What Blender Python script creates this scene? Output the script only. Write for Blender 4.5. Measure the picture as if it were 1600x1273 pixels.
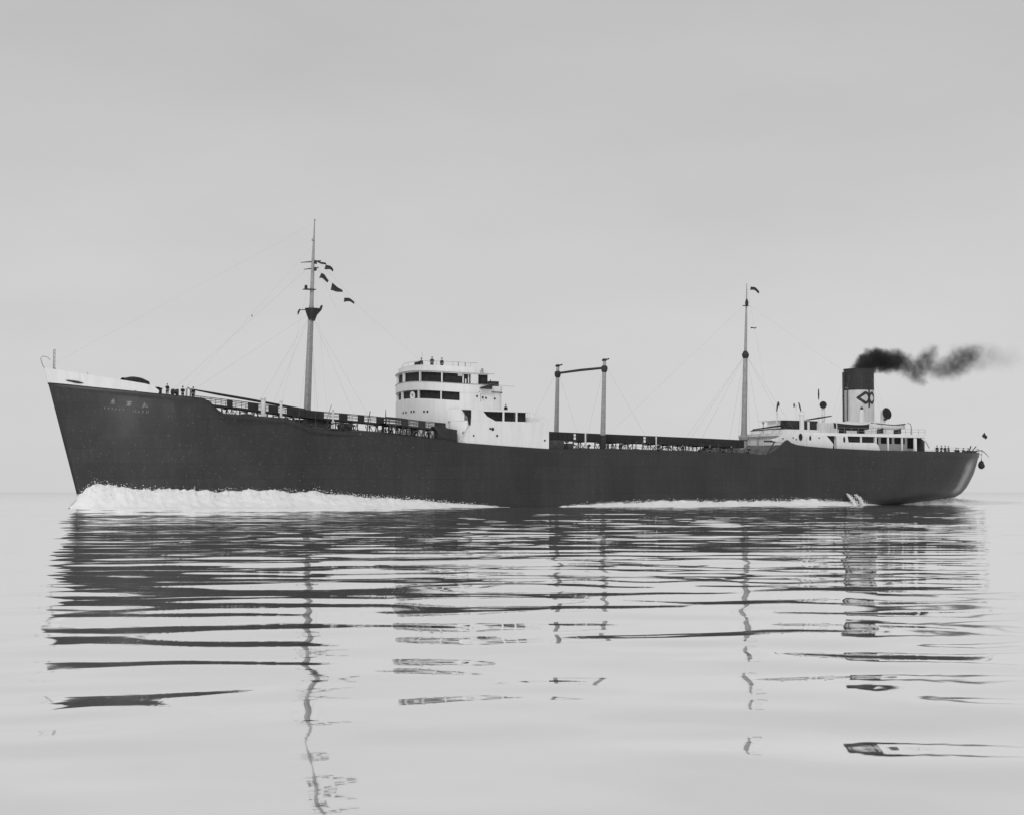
import bpy, bmesh, math, random
import numpy as np
from mathutils import Vector, Matrix, noise
random.seed(7)
PI = math.pi
scene = bpy.context.scene
for o in list(bpy.data.objects):
    bpy.data.objects.remove(o)

# ------------------------------------------------------------------ camera
YAW = math.radians(30.1)          # the ship lies along +x (bow at x=0, stern at x=160), port side towards -y
PITCH = math.radians(2.857)
cam_d = bpy.data.cameras.new('camera')
cam = bpy.data.objects.new('camera', cam_d)
scene.collection.objects.link(cam)
cam_d.sensor_width = 36
cam_d.lens = 36 * 2635 / 1600
cam_d.clip_start = 0.3
cam_d.clip_end = 60000
cam.location = (-57.1, -212.6, 2.1)
cam.rotation_euler = (PI / 2 + PITCH, 0, -YAW)
scene.camera = cam

# ------------------------------------------------------------------ light
SUN_EL, SUN_AZ = math.radians(42), math.radians(222)   # azimuth measured from +y towards +x: behind and left of the camera
world = bpy.data.worlds.new('World')
scene.world = world
world.use_nodes = True
wn, wl = world.node_tree.nodes, world.node_tree.links
bg = wn['Background']
sky = wn.new('ShaderNodeTexSky')
sky.sky_type = 'NISHITA'
sky.sun_disc = False
sky.sun_elevation = SUN_EL
sky.sun_rotation = SUN_AZ
sky.dust_density = 1
bw = wn.new('ShaderNodeRGBToBW')
wl.new(sky.outputs[0], bw.inputs[0])
pw = wn.new('ShaderNodeMath'); pw.operation = 'POWER'; pw.inputs[1].default_value = 0.04   # overcast veil: evens the sky out
wl.new(bw.outputs[0], pw.inputs[0])
wtc = wn.new('ShaderNodeTexCoord')
wmp = wn.new('ShaderNodeMapping'); wmp.inputs['Scale'].default_value = (2.2, 2.2, 7)
wl.new(wtc.outputs['Generated'], wmp.inputs[0])
wno = wn.new('ShaderNodeTexNoise'); wno.inputs['Scale'].default_value = 2.2; wno.inputs['Detail'].default_value = 8
wl.new(wmp.outputs[0], wno.inputs['Vector'])
wmr = wn.new('ShaderNodeMapRange')
wmr.inputs['From Min'].default_value = 0.25; wmr.inputs['From Max'].default_value = 0.75
wmr.inputs['To Min'].default_value = 0.955; wmr.inputs['To Max'].default_value = 1.045
wl.new(wno.outputs[0], wmr.inputs[0])
wmu = wn.new('ShaderNodeMath'); wmu.operation = 'MULTIPLY'
wl.new(pw.outputs[0], wmu.inputs[0]); wl.new(wmr.outputs[0], wmu.inputs[1])
# a veil of cloud a little thinner (darker) overhead than at the horizon
wsx = wn.new('ShaderNodeSeparateXYZ'); wl.new(wtc.outputs['Generated'], wsx.inputs[0])
wgr = wn.new('ShaderNodeMapRange'); wgr.interpolation_type = 'SMOOTHSTEP'
wgr.inputs['From Min'].default_value = 0.02; wgr.inputs['From Max'].default_value = 0.36
wgr.inputs['To Min'].default_value = 4.97; wgr.inputs['To Max'].default_value = 4.03
wl.new(wsx.outputs[2], wgr.inputs[0])
wm2 = wn.new('ShaderNodeMath'); wm2.operation = 'MULTIPLY'
wl.new(wmu.outputs[0], wm2.inputs[0]); wl.new(wgr.outputs[0], wm2.inputs[1])
wl.new(wm2.outputs[0], bg.inputs[0])
bg.inputs[1].default_value = 0.12

sun_d = bpy.data.lights.new('sun', 'SUN')
sun = bpy.data.objects.new('sun', sun_d)
scene.collection.objects.link(sun)
sun_d.energy = 1.1
sun_d.angle = math.radians(14)
sun_d.color = (1, 1, 1)
sdir = Vector((math.sin(SUN_AZ) * math.cos(SUN_EL), math.cos(SUN_AZ) * math.cos(SUN_EL), math.sin(SUN_EL)))
sun.rotation_euler = sdir.to_track_quat('Z', 'Y').to_euler()
sun.location = (-80, -200, 150)

scene.view_settings.view_transform = 'Standard'
scene.view_settings.look = 'None'
scene.view_settings.gamma = 1
scene.view_settings.exposure = 0

# ------------------------------------------------------------------ materials (a black-and-white world)
def pmat(name, v, rough=0.6, spec=0.4, var=0.12, scale=0.8, stretch=(1, 1, 1), bump=0.0, bscale=3, streak=0.0, metallic=0.0, fine=0.0, seams=False):
    m = bpy.data.materials.new(name); m.use_nodes = True
    n, l = m.node_tree.nodes, m.node_tree.links
    b = n['Principled BSDF']
    b.inputs['Roughness'].default_value = rough
    b.inputs['Specular IOR Level'].default_value = spec
    b.inputs['Metallic'].default_value = metallic
    tc = n.new('ShaderNodeTexCoord')
    mp = n.new('ShaderNodeMapping'); mp.inputs['Scale'].default_value = stretch
    l.new(tc.outputs['Object'], mp.inputs[0])
    no = n.new('ShaderNodeTexNoise'); no.inputs['Scale'].default_value = scale; no.inputs['Detail'].default_value = 6; no.inputs['Roughness'].default_value = .6
    l.new(mp.outputs[0], no.inputs['Vector'])
    mr = n.new('ShaderNodeMapRange')
    mr.inputs['From Min'].default_value = .3; mr.inputs['From Max'].default_value = .7
    mr.inputs['To Min'].default_value = v * (1 - var); mr.inputs['To Max'].default_value = v * (1 + var)
    l.new(no.outputs[0], mr.inputs[0])
    out = mr.outputs[0]
    if streak:      # rain and rust runs down the plating
        mp2 = n.new('ShaderNodeMapping'); mp2.inputs['Scale'].default_value = (1, 1, .09)
        l.new(tc.outputs['Object'], mp2.inputs[0])
        n2 = n.new('ShaderNodeTexNoise'); n2.inputs['Scale'].default_value = 1.6; n2.inputs['Detail'].default_value = 5
        l.new(mp2.outputs[0], n2.inputs['Vector'])
        r2 = n.new('ShaderNodeMapRange')
        r2.inputs['From Min'].default_value = .45; r2.inputs['From Max'].default_value = .75
        r2.inputs['To Min'].default_value = 1; r2.inputs['To Max'].default_value = 1 + streak
        l.new(n2.outputs[0], r2.inputs[0])
        mm = n.new('ShaderNodeMath'); mm.operation = 'MULTIPLY'
        l.new(out, mm.inputs[0]); l.new(r2.outputs[0], mm.inputs[1]); out = mm.outputs[0]
    if fine:        # paint specks, chips and salt
        n3 = n.new('ShaderNodeTexNoise'); n3.inputs['Scale'].default_value = 2.6; n3.inputs['Detail'].default_value = 3; n3.inputs['Roughness'].default_value = .8
        l.new(tc.outputs['Object'], n3.inputs['Vector'])
        r3 = n.new('ShaderNodeMapRange')
        r3.inputs['From Min'].default_value = .58; r3.inputs['From Max'].default_value = .78
        r3.inputs['To Min'].default_value = 1; r3.inputs['To Max'].default_value = 1 + fine
        l.new(n3.outputs[0], r3.inputs[0])
        mm = n.new('ShaderNodeMath'); mm.operation = 'MULTIPLY'
        l.new(out, mm.inputs[0]); l.new(r3.outputs[0], mm.inputs[1]); out = mm.outputs[0]
    if seams:       # welded and riveted plating, specks of salt, and a light sheen painted round the counter
        sx = n.new('ShaderNodeSeparateXYZ'); l.new(tc.outputs['Object'], sx.inputs[0])
        cx = n.new('ShaderNodeCombineXYZ'); l.new(sx.outputs[0], cx.inputs[0]); l.new(sx.outputs[2], cx.inputs[1])
        br = n.new('ShaderNodeTexBrick'); br.inputs['Scale'].default_value = 1; br.inputs['Brick Width'].default_value = 8.5; br.inputs['Row Height'].default_value = 1.9
        br.inputs['Mortar Size'].default_value = .035; br.inputs['Mortar Smooth'].default_value = .5
        br.inputs['Color1'].default_value = (1.08, 1.08, 1.08, 1); br.inputs['Color2'].default_value = (.93, .93, .93, 1); br.inputs['Mortar'].default_value = (.72, .72, .72, 1)
        l.new(cx.outputs[0], br.inputs['Vector'])
        mm = n.new('ShaderNodeMath'); mm.operation = 'MULTIPLY'; l.new(out, mm.inputs[0]); l.new(br.outputs['Color'], mm.inputs[1]); out = mm.outputs[0]
        wn_ = n.new('ShaderNodeTexNoise'); wn_.inputs['Scale'].default_value = 4.5; wn_.inputs['Detail'].default_value = 2; l.new(tc.outputs['Object'], wn_.inputs['Vector'])
        wr = n.new('ShaderNodeMapRange'); wr.inputs['From Min'].default_value = .67; wr.inputs['From Max'].default_value = .76; wr.inputs['To Min'].default_value = 0; wr.inputs['To Max'].default_value = .12
        l.new(wn_.outputs[0], wr.inputs[0])
        aa = n.new('ShaderNodeMath'); aa.operation = 'ADD'; l.new(out, aa.inputs[0]); l.new(wr.outputs[0], aa.inputs[1]); out = aa.outputs[0]
        # pale highlight on the rounded stern, put into the colour: distance from the line x = 151.7 + .37 z
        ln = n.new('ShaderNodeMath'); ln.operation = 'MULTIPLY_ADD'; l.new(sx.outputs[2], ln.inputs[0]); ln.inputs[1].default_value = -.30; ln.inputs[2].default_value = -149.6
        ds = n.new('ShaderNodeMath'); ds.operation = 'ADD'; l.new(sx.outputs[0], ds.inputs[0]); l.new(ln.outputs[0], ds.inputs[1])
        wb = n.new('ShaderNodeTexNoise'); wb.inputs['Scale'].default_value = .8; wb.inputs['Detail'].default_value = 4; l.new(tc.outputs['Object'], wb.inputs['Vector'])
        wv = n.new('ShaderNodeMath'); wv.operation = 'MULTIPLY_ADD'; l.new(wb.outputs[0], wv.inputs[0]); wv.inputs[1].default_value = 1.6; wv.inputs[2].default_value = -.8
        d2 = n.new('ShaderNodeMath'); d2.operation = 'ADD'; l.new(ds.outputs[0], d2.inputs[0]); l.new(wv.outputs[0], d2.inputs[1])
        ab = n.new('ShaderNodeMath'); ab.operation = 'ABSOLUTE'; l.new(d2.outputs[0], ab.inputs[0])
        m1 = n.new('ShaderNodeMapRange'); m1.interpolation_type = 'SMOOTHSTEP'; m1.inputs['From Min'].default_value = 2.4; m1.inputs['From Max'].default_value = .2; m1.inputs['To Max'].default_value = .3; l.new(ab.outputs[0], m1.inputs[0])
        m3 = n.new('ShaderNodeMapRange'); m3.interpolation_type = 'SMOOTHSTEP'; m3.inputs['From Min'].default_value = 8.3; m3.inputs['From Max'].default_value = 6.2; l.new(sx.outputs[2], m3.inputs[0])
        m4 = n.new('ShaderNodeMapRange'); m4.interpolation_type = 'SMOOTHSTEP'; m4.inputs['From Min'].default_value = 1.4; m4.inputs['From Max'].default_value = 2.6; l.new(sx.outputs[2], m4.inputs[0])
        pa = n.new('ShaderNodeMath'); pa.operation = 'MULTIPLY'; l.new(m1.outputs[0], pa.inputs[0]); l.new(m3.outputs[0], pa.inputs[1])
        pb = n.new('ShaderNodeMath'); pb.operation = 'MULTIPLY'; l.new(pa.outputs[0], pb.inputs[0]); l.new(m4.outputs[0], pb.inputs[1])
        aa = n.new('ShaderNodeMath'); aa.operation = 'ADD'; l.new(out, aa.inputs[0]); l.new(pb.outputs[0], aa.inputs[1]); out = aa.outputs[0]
    l.new(out, b.inputs['Base Color'])
    if bump:
        bn = n.new('ShaderNodeTexNoise'); bn.inputs['Scale'].default_value = bscale; bn.inputs['Detail'].default_value = 6
        l.new(tc.outputs['Object'], bn.inputs['Vector'])
        bp = n.new('ShaderNodeBump'); bp.inputs['Strength'].default_value = 1; bp.inputs['Distance'].default_value = bump
        l.new(bn.outputs[0], bp.inputs['Height']); l.new(bp.outputs[0], b.inputs['Normal'])
    return m

M = {}
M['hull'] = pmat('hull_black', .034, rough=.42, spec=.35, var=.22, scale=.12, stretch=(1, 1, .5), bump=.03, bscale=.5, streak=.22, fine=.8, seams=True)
M['white'] = pmat('white_paint', .80, rough=.5, spec=.3, var=.03, scale=.7, streak=-.10)
M['black'] = pmat('black_paint', .035, rough=.55, spec=.3, var=.2, scale=1.5)
M['glass'] = pmat('dark_glass', .03, rough=.5, spec=.1, var=.3, scale=2)
M['mast'] = pmat('mast_paint', .34, rough=.6, spec=.3, var=.15, scale=2)
M['pipe'] = pmat('pipe_paint', .06, rough=.6, spec=.3, var=.4, scale=2.5)
M['deck'] = pmat('deck_steel', .12, rough=.8, spec=.2, var=.3, scale=.8)
M['wood'] = pmat('teak', .22, rough=.8, spec=.2, var=.3, scale=2, stretch=(1, 8, 1))
M['funnel'] = pmat('funnel_paint', .62, rough=.5, spec=.3, var=.05, scale=1.2, streak=-.25)
M['canvas'] = pmat('canvas', .72, rough=.95, spec=.1, var=.08, scale=2)
M['tarp'] = pmat('tarpaulin', .05, rough=.95, spec=.1, var=.2, scale=2)
M['wire'] = pmat('wire_rope', .26, rough=.8, spec=.2)
M['flag'] = pmat('flag_cloth', .05, rough=.95, spec=.05, var=.5, scale=1.1)
M['skin'] = pmat('skin', .38, rough=.6, spec=.3, var=.06)
M['coat'] = pmat('coat_cloth', .03, rough=.95, spec=.05)
M['shirt'] = pmat('white_shirt', .7, rough=.95, spec=.05)
M['trouser'] = pmat('trouser_cloth', .05, rough=.95, spec=.05)
M['leather'] = pmat('shoe_leather', .02, rough=.5)
M['letter'] = pmat('lettering_paint', .42, rough=.6, spec=.2)

# ------------------------------------------------------------------ mesh builder
def col(): return scene.collection
class MB:
    def __init__(s): s.v = []; s.f = []
    def add(s, vs, fs):
        k = len(s.v); s.v += [tuple(p) for p in vs]; s.f += [tuple(i + k for i in q) for q in fs]; return s
    def box(s, x0, x1, y0, y1, z0, z1):
        return s.add([(x, y, z) for z in (z0, z1) for x, y in ((x0, y0), (x1, y0), (x1, y1), (x0, y1))],
                     [(3, 2, 1, 0), (4, 5, 6, 7), (0, 1, 5, 4), (1, 2, 6, 5), (2, 3, 7, 6), (3, 0, 4, 7)])
    def path(s, pts, rad, n=8, cap=True):
        pts = [Vector(p) for p in pts]
        if not hasattr(rad, '__len__'): rad = [rad] * len(pts)
        vs = []; up = None
        for i, p in enumerate(pts):
            t = (pts[min(i + 1, len(pts) - 1)] - pts[max(i - 1, 0)]).normalized()
            if up is None: up = t.orthogonal().normalized()
            a = (up - t * up.dot(t)).normalized(); up = a; b = t.cross(a)
            for k in range(n):
                th = 2 * PI * k / n
                vs.append(p + (a * math.cos(th) + b * math.sin(th)) * rad[i])
        fs = []
        for i in range(len(pts) - 1):
            for k in range(n):
                k2 = (k + 1) % n
                fs.append((i * n + k, i * n + k2, (i + 1) * n + k2, (i + 1) * n + k))
        if cap:
            fs.append(tuple(reversed(range(n)))); fs.append(tuple(range((len(pts) - 1) * n, len(pts) * n)))
        return s.add(vs, fs)
    def tube(s, p0, p1, r0, r1=None, n=8): return s.path([p0, p1], [r0, r0 if r1 is None else r1], n)
    def lathe(s, prof, c=(0, 0, 0), n=20, mat=None, sc=(1, 1)):
        vs = []
        for r, z in prof:
            for k in range(n):
                th = 2 * PI * k / n
                p = Vector((r * math.cos(th) * sc[0], r * math.sin(th) * sc[1], z))
                if mat: p = mat @ p
                vs.append(p + Vector(c))
        fs = []
        for i in range(len(prof) - 1):
            for k in range(n):
                k2 = (k + 1) % n
                fs.append((i * n + k, i * n + k2, (i + 1) * n + k2, (i + 1) * n + k))
        fs.append(tuple(reversed(range(n)))); fs.append(tuple(range((len(prof) - 1) * n, len(prof) * n)))
        return s.add(vs, fs)
    def prism(s, poly, z0, z1):
        n = len(poly)
        vs = [(x, y, z0) for x, y in poly] + [(x, y, z1) for x, y in poly]
        fs = [tuple(reversed(range(n))), tuple(range(n, 2 * n))] + [(i, (i + 1) % n, n + (i + 1) % n, n + i) for i in range(n)]
        return s.add(vs, fs)
    def slab(s, poly, y0, y1):      # polygon in (x, z), thick along y
        n = len(poly)
        vs = [(x, y0, z) for x, z in poly] + [(x, y1, z) for x, z in poly]
        fs = [tuple(range(n)), tuple(reversed(range(n, 2 * n)))] + [((i + 1) % n, i, n + i, n + (i + 1) % n) for i in range(n)]
        return s.add(vs, fs)
    def grid(s, rows):
        n = len(rows[0]); vs = [p for r in rows for p in r]
        return s.add(vs, [(i * n + j, i * n + j + 1, (i + 1) * n + j + 1, (i + 1) * n + j) for i in range(len(rows) - 1) for j in range(n - 1)])
    def build(s, name, mat, parent=None, angle=35, fix=True):
        me = bpy.data.meshes.new(name); me.from_pydata(s.v, [], s.f)
        if fix:
            b = bmesh.new(); b.from_mesh(me); bmesh.ops.recalc_face_normals(b, faces=b.faces); b.to_mesh(me); b.free()
        me.materials.append(M[mat] if isinstance(mat, str) else mat)
        for p in me.polygons: p.use_smooth = True
        me.set_sharp_from_angle(angle=math.radians(angle))
        o = bpy.data.objects.new(name, me); col().objects.link(o)
        if parent: o.parent = parent
        return o
def tag(o, label=None, cat=None, group=None, kind=None):
    if label: o['label'] = label
    if cat: o['category'] = cat
    if group: o['group'] = group
    if kind: o['kind'] = kind
    return o
def empty(name, loc=(0, 0, 0), rz=0):
    o = bpy.data.objects.new(name, None); col().objects.link(o); o.location = loc; o.rotation_euler[2] = rz
    o.empty_display_size = .3
    return o
def copy_tree(o, parent=None):
    c = o.copy(); col().objects.link(c); c.parent = parent
    for ch in list(o.children): copy_tree(ch, c)
    return c
def lin(tab, x):
    if x <= tab[0][0]: return tab[0][1]
    for (a, b), (c, d) in zip(tab, tab[1:]):
        if x <= c: return b + (d - b) * (x - a) / (c - a)
    return tab[-1][1]
def smooth_tab(tab, x):
    w = 1.2
    return (lin(tab, x - w) + 2 * lin(tab, x) + lin(tab, x + w)) / 4

# ------------------------------------------------------------------ sea
SEA_SEED, SEA_S, SEA_FINE = 31, (.0165, .0125, .004), .0013
def make_sea():
    m = bpy.data.materials.new('sea_water'); m.use_nodes = True
    n, l = m.node_tree.nodes, m.node_tree.links
    b = n['Principled BSDF']
    b.inputs['Base Color'].default_value = (1, 1, 1, 1)
    b.inputs['Metallic'].default_value = .95
    b.inputs['Roughness'].default_value = .03
    tc = n.new('ShaderNodeTexCoord')
    mp = n.new('ShaderNodeMapping'); mp.inputs['Rotation'].default_value = (0, 0, YAW); mp.inputs['Scale'].default_value = (.45, 1, 1)
    l.new(tc.outputs['Object'], mp.inputs[0])
    no = n.new('ShaderNodeTexNoise'); no.noise_dimensions = '2D'; no.inputs['Scale'].default_value = 1.4; no.inputs['Detail'].default_value = 3
    l.new(mp.outputs[0], no.inputs['Vector'])
    bp = n.new('ShaderNodeBump'); bp.inputs['Strength'].default_value = 1; bp.inputs['Distance'].default_value = SEA_FINE
    l.new(no.outputs[0], bp.inputs['Height']); l.new(bp.outputs[0], b.inputs['Normal'])
    # real wave relief: a sheet of long low ripples round the ship and the camera
    rs = np.random.RandomState(SEA_SEED)
    A = np.array((math.cos(YAW), -math.sin(YAW))); D = np.array((math.sin(YAW), math.cos(YAW)))
    o0 = np.array((-57.1, -212.6))
    la = np.arange(-115, 115.01, .42); de = np.concatenate([np.arange(-12, 60, .2), np.arange(60, 320.01, .3)])
    AA, DD = np.meshgrid(la, de)
    def field(N, lo, hi, spread, slope, skew=0.0):
        h = np.zeros_like(AA)
        for i in range(N):
            lam = lo * (hi / lo) ** rs.rand(); k = 2 * PI / lam
            th = rs.randn() * spread + skew; ph = rs.rand() * 2 * PI
            h += (slope * math.sqrt(2 / N) / k) * np.sin(k * (AA * math.sin(th) + DD * math.cos(th)) + ph)
        return h
    def calm(sc):               # slowly varying patches of breeze
        g = np.zeros_like(AA)
        for i in range(9):
            k = 2 * PI / (sc * (.6 + rs.rand())); th = rs.rand() * 2 * PI
            g += np.sin(k * (AA * math.sin(th) * .6 + DD * math.cos(th)) + rs.rand() * 6.3) / 3
        return np.clip(1 + .5 * g, .25, 1.9)
    H = field(80, 2.4, 7.5, .55, SEA_S[0]) * calm(26) + field(80, 1.0, 2.4, .75, SEA_S[1], .05) * calm(18) + field(14, 12, 30, .3, SEA_S[2])
    e = np.minimum.reduce([np.clip((115 - np.abs(AA)) / 14, 0, 1), np.clip((DD + 12) / 8, 0, 1), np.clip((320 - DD) / 30, 0, 1)])
    H *= e * e * (3 - 2 * e)
    XX = o0[0] + AA * A[0] + DD * D[0]; YY = o0[1] + AA * A[1] + DD * D[1]
    ni, nj = AA.shape
    co = np.stack([XX, YY, H], -1).reshape(-1, 3).astype(np.float32)
    idx = (np.arange(ni - 1)[:, None] * nj + np.arange(nj - 1)[None, :])
    q = np.stack([idx, idx + 1, idx + nj + 1, idx + nj], -1).reshape(-1, 4).astype(np.int32)
    # outer flat sheet joined to the corners of the relief
    cs = [co[0], co[nj - 1], co[-1], co[-nj]]
    R = 40000.0
    base = len(co); cen = co.mean(0)
    out = np.array([cen[:2] + np.array(((-A - D), (A - D), (A + D), (-A + D))[t]) * R for t in range(4)])
    co = np.vstack([co, np.concatenate([out, np.zeros((4, 1))], 1)]).astype(np.float32)
    ci = [0, nj - 1, ni * nj - 1, (ni - 1) * nj]
    edges = [list(range(0, nj)), [k * nj + nj - 1 for k in range(ni)], list(range(ni * nj - 1, (ni - 1) * nj - 1, -1)), [k * nj for k in range(ni - 1, -1, -1)]]
    me = bpy.data.meshes.new('sea')
    loops = list(q.reshape(-1)); starts = list(range(0, len(q) * 4, 4)); pos = len(q) * 4
    for t in range(4):
        poly = [base + t, base + (t + 1) % 4] + edges[t][::-1]
        starts.append(pos); pos += len(poly); loops += poly
    me.vertices.add(len(co)); me.vertices.foreach_set('co', co.reshape(-1))
    me.loops.add(len(loops)); me.loops.foreach_set('vertex_index', np.array(loops, dtype=np.int32))
    me.polygons.add(len(starts)); me.polygons.foreach_set('loop_start', np.array(starts, dtype=np.int32))
    me.update(calc_edges=True); me.validate()
    me.polygons.foreach_set('use_smooth', np.ones(len(me.polygons), dtype=bool))
    me.materials.append(m)
    o = bpy.data.objects.new('sea', me); col().objects.link(o)
    tag(o, 'calm pale sea with long dark ripples reflecting the ship', 'sea', kind='structure')
make_sea()

# ------------------------------------------------------------------ tanker: hull
T = empty('tanker')
tag(T, 'black hulled oil tanker with white bridge amidships and smoking funnel aft', 'ship')

ZT = [(-1.4, 15.86), (3.6, 15.23), (10, 14.55), (16, 13.9), (16.8, 13.55), (18.0, 12.45), (18.7, 12.05), (22.5, 11.82), (26.9, 11.6), (28.7, 11.05), (30.5, 10.42),
      (33.2, 10.13), (38, 10.0), (44.5, 9.6), (49.3, 9.2), (52.3, 8.82), (58.3, 8.5), (66, 8.15), (82, 8.1), (101.7, 7.9), (104, 7.72), (105.4, 7.84), (106.6, 8.35), (107.8, 9.2),
      (108.5, 9.75), (109.0, 10.05), (109.35, 10.05), (109.9, 9.65), (111, 9.35), (113, 9.15), (118, 8.9), (127, 8.7), (151, 8.68), (158.7, 8.76)]
BD = [(-1.4, 0), (-1.0, .55), (-.3, 1.15), (1, 2.1), (3.6, 3.7), (8, 5.9), (14, 8.1), (20, 9.35), (27, 9.9), (34, 10), (128, 10), (136, 9.75), (142, 9.25), (147, 8.5), (151, 7.15),
      (153.5, 5.8), (155.6, 4.25), (157, 2.9), (157.8, 1.95), (158.3, 1.2), (158.6, .55), (158.7, 0)]
BW = [(2.9, 0), (3.4, .3), (8, 1.6), (16, 4.2), (26, 7.1), (38, 9.3), (48, 9.95), (54, 10), (112, 10), (122, 9.3), (132, 7.2), (140, 4.4), (146, 2.1), (151, 0)]
XF = [(-3, 3.6), (0, 2.9), (2.7, 2.2), (15.86, -1.4), (18, -2.0)]
XA = [(-3, 146), (-.6, 148.5), (.25, 150.6), (.6, 152), (1.2, 153.9), (1.9, 155.4), (3, 156.5), (5.2, 157.8), (8.8, 158.7), (12, 159)]
ZS = [(-1.4, 15.9), (8, 14.6), (16, 13.5), (24, 12.3), (34, 11.0), (46, 9.9), (60, 9.0), (80, 8.4), (104, 8.2), (130, 8.5), (160, 8.8)]
def zsm(x): return (lin(ZS, x - 2) + lin(ZS, x) + lin(ZS, x + 2)) / 3
def ztop(x): return lin(ZT, x)
def bdeck(x): return lin(BD, x)
def deckz(x): return ztop(x) - (.3 if x < 16.7 else .6 if x < 105 else .75)

def make_hull():
    xs = sorted(set([a for a, _ in ZT] + [a for a, _ in BD] + [i * 4.0 for i in range(0, 40)] + [-.7, .3, 2, 5, 6.5, 11, 17.3, 145, 149, 152.4, 154.6, 156.3]))
    NT = 22
    left = []
    for xd in xs:
        zd = ztop(xd); bd = bdeck(xd)
        u = (xd - lin(XF, zd)) / (lin(XA, zd) - lin(XF, zd)); u = min(1, max(0, u))
        if xd == xs[0]: u = 0
        if xd == xs[-1]: u = 1
        row = []
        for i in range(NT + 1):
            t = i / NT
            z = -3 + t * (zd + 3)
            x = lin(XF, z) + u * (lin(XA, z) - lin(XF, z))
            xw = 2.9 + u * (151 - 2.9)
            w = lin(BW, xw)
            if z >= 0:
                s = min(1, z / zsm(xd))
                fore = 1.35; aft = .5
                k = min(1, max(0, (xd - 30) / 90)); p = fore + (aft - fore) * k
                b_ = w + (bd - w) * s ** p
            else:
                b_ = w * (1 + z * .05)
            row.append((x, -b_, z))
        left.append(row)
    mb = MB(); mb.grid(left); mb.grid([[(x, -y, z) for x, y, z in r] for r in left])
    # inboard face of the bulwark and rim
    th = .12
    inner = [[r[-1], (r[-1][0], min(0, r[-1][1] + th), r[-1][2]), (r[-1][0], min(0, r[-1][1] + th), deckz(r[-1][0]))] for r in left]
    mb.grid(inner); mb.grid([[(x, -y, z) for x, y, z in r] for r in inner])
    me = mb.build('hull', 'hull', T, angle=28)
    b = bmesh.new(); b.from_mesh(me.data); bmesh.ops.remove_doubles(b, verts=b.verts, dist=.002)
    bmesh.ops.recalc_face_normals(b, faces=b.faces); b.to_mesh(me.data); b.free()
    dk = MB()
    dk.grid([[(x, -max(0, bdeck(x) - .1), deckz(x)), (x, 0, deckz(x) + .12), (x, max(0, bdeck(x) - .1), deckz(x))] for x in xs])
    dk.build('deck', 'deck', me)
    return me
hull = make_hull()

# white strake of the forecastle bulwark
def forecastle_bulwark():
    H = [(-1.4, 1.8), (3.6, 1.38), (9, 1.0), (10, .85), (10.7, .3)]
    mb = MB()
    xs = [-1.4, -1.2, -.9, -.5, 0, .6, 1.3, 2.4, 3.6, 5, 7, 9, 9.6, 10, 10.4, 10.7]
    for sgn in (-1, 1):
        out = []; 
        for x in xs:
            z0 = ztop(x); z1 = z0 + lin(H, x); dx = lin(XF, z1) - lin(XF, z0)
            b0 = bdeck(x) + .03; b1 = bdeck(x) * 1.03 + .03
            f = max(0, 1 - (x + 1.4) / 8)
            out.append([(x - .03, sgn * b0, z0 - .05), (x + dx * f, sgn * b1, z1), (x + dx * f + .06, sgn * max(0, b1 - .12), z1), (x + .06, sgn * max(0, b0 - .12), z0 - .1)])
        mb.grid(out)
    o = mb.build('bulwark', 'white', hull, angle=50)
    o['label'] = 'white bulwark strake along the forecastle'
    # dark fairlead slot near the stem
    for sgn in (-1,):
        f = MB()
        pts = []
        for i in range(9):
            x = .35 + i * .24
            pts.append((x, sgn * (bdeck(x) * 1.015 + .07), ztop(x) + .42 - .02 * i))
        f.path(pts, [.03, .1, .12, .13, .16, .16, .14, .1, .04], 8)
        f.build('fairlead', 'black', o)
forecastle_bulwark()

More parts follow.
